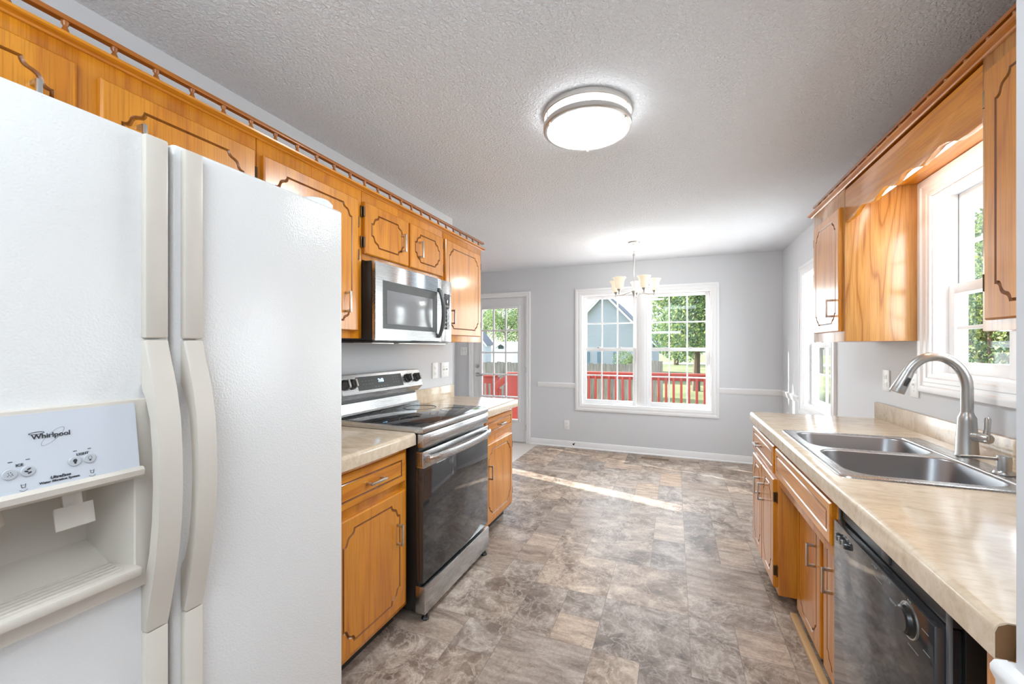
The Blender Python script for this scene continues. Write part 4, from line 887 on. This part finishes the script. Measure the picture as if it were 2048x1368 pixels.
# ------------------------------------------------------------------ ceiling light and chandelier
lx, ly, lr = -.380, 1.905, .203
t = thing('ceiling_light', 'round flush ceiling light with two brushed nickel bands, lit', 'lamp', (lx, ly, 2.345))
bm = NB(); lathe(bm, [(0, 2.44), (lr-.006, 2.44), (lr, 2.436), (lr, 2.416), (lr-.004, 2.413), (lr-.012, 2.413)], (lx, ly, 0), seg=64); obj('upper_band', bm, M['nickel'], t)
bm = NB(); lathe(bm, [(lr-.012, 2.413), (lr-.009, 2.410), (lr-.009, 2.384), (lr-.012, 2.381)], (lx, ly, 0), seg=64); obj('side_diffuser', bm, M['lampside'], t)
bm = NB(); lathe(bm, [(lr-.012, 2.381), (lr-.001, 2.381), (lr, 2.378), (lr-.002, 2.362), (lr-.008, 2.357), (lr-.019, 2.357), (lr-.021, 2.361)], (lx, ly, 0), seg=64); obj('lower_band', bm, M['nickel'], t)
bm = NB(); lathe(bm, [(lr-.020, 2.360), (lr-.05, 2.352), (lr-.10, 2.347), (0, 2.344)], (lx, ly, 0), seg=64); obj('bottom_diffuser', bm, M['lamp'], t)
for k in range(3):
    a = math.radians(100+120*k); bm = NB(); c = (lx+(lr-.004)*math.cos(a), ly+(lr-.004)*math.sin(a)); tube(bm, [(c[0], c[1], 2.416), (c[0], c[1], 2.378)], .003, 8); lathe(bm, [(.006, 0), (.006, -.008), (0, -.010)], (lx+(lr-.012)*math.cos(a), ly+(lr-.012)*math.sin(a), 2.358), seg=10); obj('post', bm, M['nickel'], t)
hx, hy = -.391, 4.42
t = thing('chandelier', 'five-arm brushed nickel chandelier with frosted bell shades before the back window', 'chandelier', (hx, hy, 1.86))
bm = NB(); lathe(bm, [(0, 2.44), (.062, 2.44), (.062, 2.434), (.055, 2.424), (.018, 2.420), (.012, 2.412), (0, 2.412)], (hx, hy, 0), seg=28); obj('canopy', bm, M['nickel'], t)
for k in range(3):
    bm = NB(); z = 2.392-.031*k; P = []
    for q in range(13): a = 2*math.pi*q/12; o = .0085*math.cos(a); P.append((hx+(o if k % 2 else 0), hy+(0 if k % 2 else o), z+.020*math.sin(a)))
    tube(bm, P, .0022, 6, caps=False); obj('chain_link', bm, M['nickel'], t)
bm = NB(); lathe(bm, [(0, 2.318), (.011, 2.316), (.013, 2.30), (.008, 2.29), (.0075, 1.99), (.013, 1.97), (.016, 1.955), (.024, 1.945), (.026, 1.925), (.016, 1.905), (.010, 1.885), (.004, 1.872), (0, 1.866)], (hx, hy, 0), seg=18); obj('stem', bm, M['nickel'], t)
dirv = Vector((hx, hy, 0)).normalized(); rgt = Vector((dirv.y, -dirv.x, 0))
for ph in (8, 80, 152, 224, 296):
    a = math.radians(ph); d = dirv*math.cos(a)+rgt*math.sin(a); c0 = Vector((hx, hy, 0)); P = []
    for q in range(11): f = q/10; P.append(c0+d*(.02+.185*f)+Vector((0, 0, 1.935-.038*math.sin(f*math.pi*.62)+.0*f)))
    tip = P[-1]; bm = NB(); tube(bm, P, .0048, 8); lathe(bm, [(0, -.022), (.006, -.018), (.008, -.008), (.006, 0), (.009, .012), (.022, .030), (.024, .036), (0, .036)], tip, seg=16); ar = obj('arm', bm, M['nickel'], t)
    bm = NB(); c = tip+Vector((0, 0, .036)); lathe(bm, [(.018, 0), (.030, .004), (.040, .018), (.044, .045), (.047, .075), (.055, .100), (.068, .116), (.066, .118), (.053, .102), (.045, .076), (.041, .045), (.037, .020), (.028, .007), (0, .004)], c, seg=24); obj('shade', bm, M['shade'], ar, label='frosted bell glass shade')
ld = bpy.data.lights.new('chandelier_bulbs', 'POINT'); ld.energy = 3.4; ld.color = (.97, .97, .95); ld.shadow_soft_size = .05
lo = bpy.data.objects.new('chandelier_bulbs', ld); C.objects.link(lo); lo.location = (hx, hy, 2.13)

# ------------------------------------------------------------------ outdoors
GZ = -1.0
bm = NB(); box(bm, -90, 110, YB+.6, 140, GZ-.3, GZ); box(bm, XR+.6, 110, -40, YB+.6, GZ-.3, GZ); obj('lawn', bm, M['grass'], None, kind='structure')
bm = NB(); box(bm, -80, 100, 60, 66, GZ+.01, GZ+.03); obj('road', bm, M['road'], None, kind='structure')
bm = NB()
for i in range(18): box(bm, -3.6, 2.4, YB+.20+i*.14, YB+.335+i*.14, -.20, -.165, .003)
box(bm, -3.6, 2.4, YB+.2, YB+2.7, -.42, -.20); obj('deck', bm, M['deckfl'], None, kind='structure')
def railing(label, x0, x1, y, z0, z1):
    t = thing('deck_railing', label, 'railing', ((x0+x1)/2, y, z0))
    bm = NB(); box(bm, x0, x1, y-.07, y+.07, z1-.04, z1, .004); box(bm, x0, x1, y-.035, y-.0, z1-.13, z1-.04, .003); obj('top_rail', bm, M['deck'], t)
    bm = NB(); box(bm, x0, x1, y-.035, y, z0+.07, z0+.16, .003); obj('bottom_rail', bm, M['deck'], t)
    n = int((x1-x0)/1.8)
    for i in (0, 1): x = x0+.045+(x1-x0-.09)*i; bm = NB(); box(bm, x-.045, x+.045, y, y+.09, z0, z1-.041, .003); obj('post', bm, M['deck'], t)
    x = x0+.1; k = 0
    bm = NB(); box(bm, x-.02, x+.02, y-.075, y-.0355, z0+.05, z1-.041, .002); b0 = obj('baluster', bm, M['deck'], t)
    while x < x1-.2:
        x += .124; k += 1; d = b0.copy(); C.objects.link(d); d.parent = t; d.location = (.124*k, 0, 0)
    return t
railing('red stained deck railing with thin balusters outside the back window', -1.85, 1.25, 7.8, -.164, .885)
# stair rail seen through the door
def at(px, y): a = (px-1024)/820; c_, s_ = math.cos(YAW), math.sin(YAW); return y*(a*c_-s_)/(a*s_+c_)
pa, pb, pc, pd, pe = at(1017, 7.8), at(1040, 7.8), at(989, 7.8), at(960, 7.8), at(986, 7.8)
t = thing('stair_railing', 'red stained stair railing with sloping handrail outside the back door', 'railing', ((pa+pc)/2, 7.8, -.9))
bm = NB(); box(bm, pa, pb, 7.74, 7.84, -.9, .80, .004); box(bm, pa-.02, pb+.02, 7.71, 7.87, .80, .835, .004); obj('post', bm, M['deck'], t)
bm = NB(); prism(bm, [(pa, .81), (pc, .585), (pc, .43), (pa, .655)], 'y', 7.76, 7.80, bev=.003); obj('handrail', bm, M['deck'], t)
for f in (.25, .6): x = pa+(pc-pa)*f; bm = NB(); box(bm, x-.02, x+.02, 7.80, 7.84, -.7, .62-.225*f, .002); obj('baluster', bm, M['deck'], t)
t = thing('deck_railing', 'short red stained deck railing at the left edge of the back door glass', 'railing', ((pd+pe)/2, 8.0, -.9))
bm = NB(); box(bm, pd-.3, pe, 7.93, 8.07, .715, .75, .004); box(bm, pd-.3, pe, 7.98, 8.02, .57, .715, .003); obj('top_rail', bm, M['deck'], t)
for i in range(4): x = pe-.12-.105*i; bm = NB(); box(bm, x-.02, x+.02, 7.98, 8.02, -.16, .57, .002); obj('baluster', bm, M['deck'], t)
bm = NB(); box(bm, pe-.045, pe+.045, 7.96, 8.05, -.9, .714, .003); obj('post', bm, M['deck'], t)
# deck support posts are out of sight; fences
def fence(label, x0, y0, x1, y1, zt_):
    L = math.hypot(x1-x0, y1-y0); ux, uy = (x1-x0)/L, (y1-y0)/L; n = int(L/.142); bm = NB(); rr = random.Random(int(L*100))
    t = thing('wood_fence', label, 'fence', ((x0+x1)/2, (y0+y1)/2, GZ))
    for i in range(n):
        px, py = x0+ux*(i*.142+.07), y0+uy*(i*.142+.07); vs = box(bm, -.067, .067, -.009, .009, GZ+.001, zt_+rr.uniform(-.025, .025))
        bmesh.ops.rotate(bm, cent=(0, 0, 0), matrix=Matrix.Rotation(math.atan2(uy, ux), 3, 'Z'), verts=vs); bmesh.ops.translate(bm, vec=(px, py, 0), verts=vs)
    obj('boards', bm, M['fence'], t)
    bm = NB()
    for z in (GZ+.35, zt_-.35):
        vs = box(bm, 0, L, .012, .05, z-.045, z+.045); bmesh.ops.rotate(bm, cent=(0, 0, 0), matrix=Matrix.Rotation(math.atan2(uy, ux), 3, 'Z'), verts=vs); bmesh.ops.translate(bm, vec=(x0, y0, 0), verts=vs)
    obj('stringers', bm, M['fence'], t)
fence('weathered grey board fence behind the deck, left of the back window centre', -16, 14.2, -.9, 13.6, .80)
fence('short weathered grey board fence panel left of the lawn in the back window', at(1292, 11.5), 11.5, at(1335, 11.5), 11.5, .98)
def gable_house(label, x0, x1, y0, y1, ze, zr, wallm, over=.35, extras=None, name='house', roofm='roof'):
    t = thing(name, label, name, ((x0+x1)/2, (y0+y1)/2, GZ)); xm = (x0+x1)/2
    bm = NB(); prism(bm, [(x0, GZ), (x1, GZ), (x1, ze), (xm, zr), (x0, ze)], 'y', y0, y1); w = obj('walls', bm, wallm, t)
    sl_ = (zr-ze)/(xm-x0); th = .07; xo0, xo1 = x0-over, x1+over
    bm = NB(); prism(bm, [(xo0, ze-over*sl_), (xm, zr), (xo1, ze-over*sl_), (xo1, ze-over*sl_+th), (xm, zr+th), (xo0, ze-over*sl_+th)], 'y', y0-over, y1+over); obj('roof', bm, M[roofm], t)
    bm = NB(); tz = .20
    prism(bm, [(xo0, ze-over*sl_-tz+.05), (xm, zr-tz), (xo1, ze-over*sl_-tz+.05), (xo1, ze-over*sl_), (xm, zr), (xo0, ze-over*sl_)], 'y', y0-over-.03, y0-over); obj('rake_trim', bm, M['white_out'], t)
    if extras: extras(t)
    return t
def ex1(t):
    for p_ in (1173, 1195, 1227):
        bm = NB(); x = at(p_, 30); box(bm, x, x+.2, 29.9, 30.0, GZ+.2, 1.0); obj('shutter', bm, M['bluetrim'], t)
gable_house('pale grey gabled neighbour house seen through the left half of the back window', at(1120, 30), at(1306, 30), 30, 42, 1.75, 5.25, M['siding'], extras=ex1)
def ex2(t):
    xm = at(1002, 40); bm = NB(); box(bm, xm-.3, xm+.3, 39.93, 40, 1.15, 1.75, .01); obj('window', bm, M['dkwin'], t)
gable_house('white gabled shed beyond the fence seen through the back door', at(978, 40), at(1027, 40), 40, 44, .95, 1.85, M['white_out'], .12, ex2, 'shed', 'white_out')
gable_house('pale blue house edge with grey roof at left of the back door glass', at(915, 32), at(971, 32), 32, 33.2, 1.75, 3.4, M['siding'], .22)
# trees: own trunk and crown each
def crown_mesh(name, rx, ry, rz, n, size, mat_list, seed, lo=-.6):
    rr = random.Random(seed); bm = NB(); lumps = []
    for _ in range(16):
        th, ph = rr.uniform(0, 2*math.pi), math.acos(rr.uniform(lo, 1)); k = rr.uniform(.45, .75)
        lumps.append((Vector((rx*k*math.sin(ph)*math.cos(th), ry*k*math.sin(ph)*math.sin(th), rz*k*math.cos(ph))), rr.uniform(.32, .5)))
    for i in range(n):
        c, r = lumps[i % len(lumps)]; d = Vector((rr.gauss(0, 1), rr.gauss(0, 1), rr.gauss(0, 1))).normalized()*rr.uniform(.55, 1)**.5
        p = c+Vector((d.x*rx*r, d.y*ry*r, d.z*rz*r)); s_ = size*rr.uniform(.6, 1.25)
        u = Vector((rr.gauss(0, 1), rr.gauss(0, 1), rr.gauss(0, 1))).normalized(); v = u.cross(Vector((rr.gauss(0, 1), rr.gauss(0, 1), rr.gauss(0, 1)))).normalized()
        f = bm.faces.new([bm.verts.new(p+u*s_*a+v*s_*.55*e) for a, e in ((-1, 0), (0, -1), (1, 0), (0, 1))]); f.material_index = rr.choices(range(len(mat_list)), [5, 2, 3][:len(mat_list)])[0]
    me = bpy.data.meshes.new(name); bm.to_mesh(me); bm.free()
    for m_ in mat_list: me.materials.append(m_)
    return me
CM = [crown_mesh('foliage', 1, 1, 1, 15000, .030, [M['leafA'], M['leafB'], M['leafC']], 3), crown_mesh('foliage', 1, 1, 1.1, 12000, .032, [M['leafC'], M['leafA'], M['leafB']], 5), crown_mesh('foliage', 1, 1, 1, 7500, .027, [M['leafA'], M['leafB'], M['leafC']], 9)]
def tree(label, x, y, zc, rx, rz, kind, rot=0, name='tree', trunk=True):
    t = thing(name, label, name, (x, y, GZ), group='trees and shrubs outdoors')
    f = bpy.data.objects.new('foliage', CM[kind]); C.objects.link(f); f.parent = t; f.location = (0, 0, zc-GZ); f.scale = (rx, rx, rz); f.rotation_euler = (0, 0, rot)
    if trunk:
        bm = NB(); ORG[t.name] = Vector((x, y, GZ)); tube(bm, [(x, y, GZ), (x+.05, y, (GZ+zc)/2), (x-.05, y, zc+rz*.3)], [rx*.07, rx*.05, rx*.02], 8)
        for k in range(4): a = rot+k*1.6; tube(bm, [(x, y, zc-rz*.5), (x+rx*.5*math.cos(a), y+rx*.5*math.sin(a), zc+rz*.1)], [rx*.03, rx*.01], 6)
        obj('trunk', bm, M['bark'], t)
    return t
tree('big broad green tree filling the right half of the back window', at(1392, 24), 24, 2.9, 3.0, 3.1, 0)
tree('darker tree behind the gable house corner in the back window', at(1352, 58), 58, 3.4, 5.0, 4.2, 1, 1)
tree('low dark shrub by the fence corner in the back window', at(1258, 20), 20, .15, 1.0, .9, 1, 2, 'shrub', False)
tree('tall loose green tree above the shed in the back door glass', at(1012, 54), 54, 5.2, 3.6, 4.4, 2, .5)
tree('green tree above the blue house edge in the back door glass', at(972, 66), 66, 6.4, 4.6, 4.4, 2, 1.7)
tree('dense tree right of the white shed in the back door glass', at(1040, 78), 78, 5.8, 5.0, 5.4, 1, 2.5)
tree('leafy tree outside the sink window, upper pane', 11, 20.5, 3.6, 2.8, 3.0, 0, 1)
tree('leafy tree outside the sink window, beside the near cabinet', 7.7, 14.6, 1.5, 1.5, 1.9, 1, 2)
tree('row tree seen low through the sink window', 17, 27, 1.4, 3.2, 2.4, 1, 3)
tree('leafy tree outside the far right window', 12, 44, 3.4, 4.0, 3.5, 0, 4)
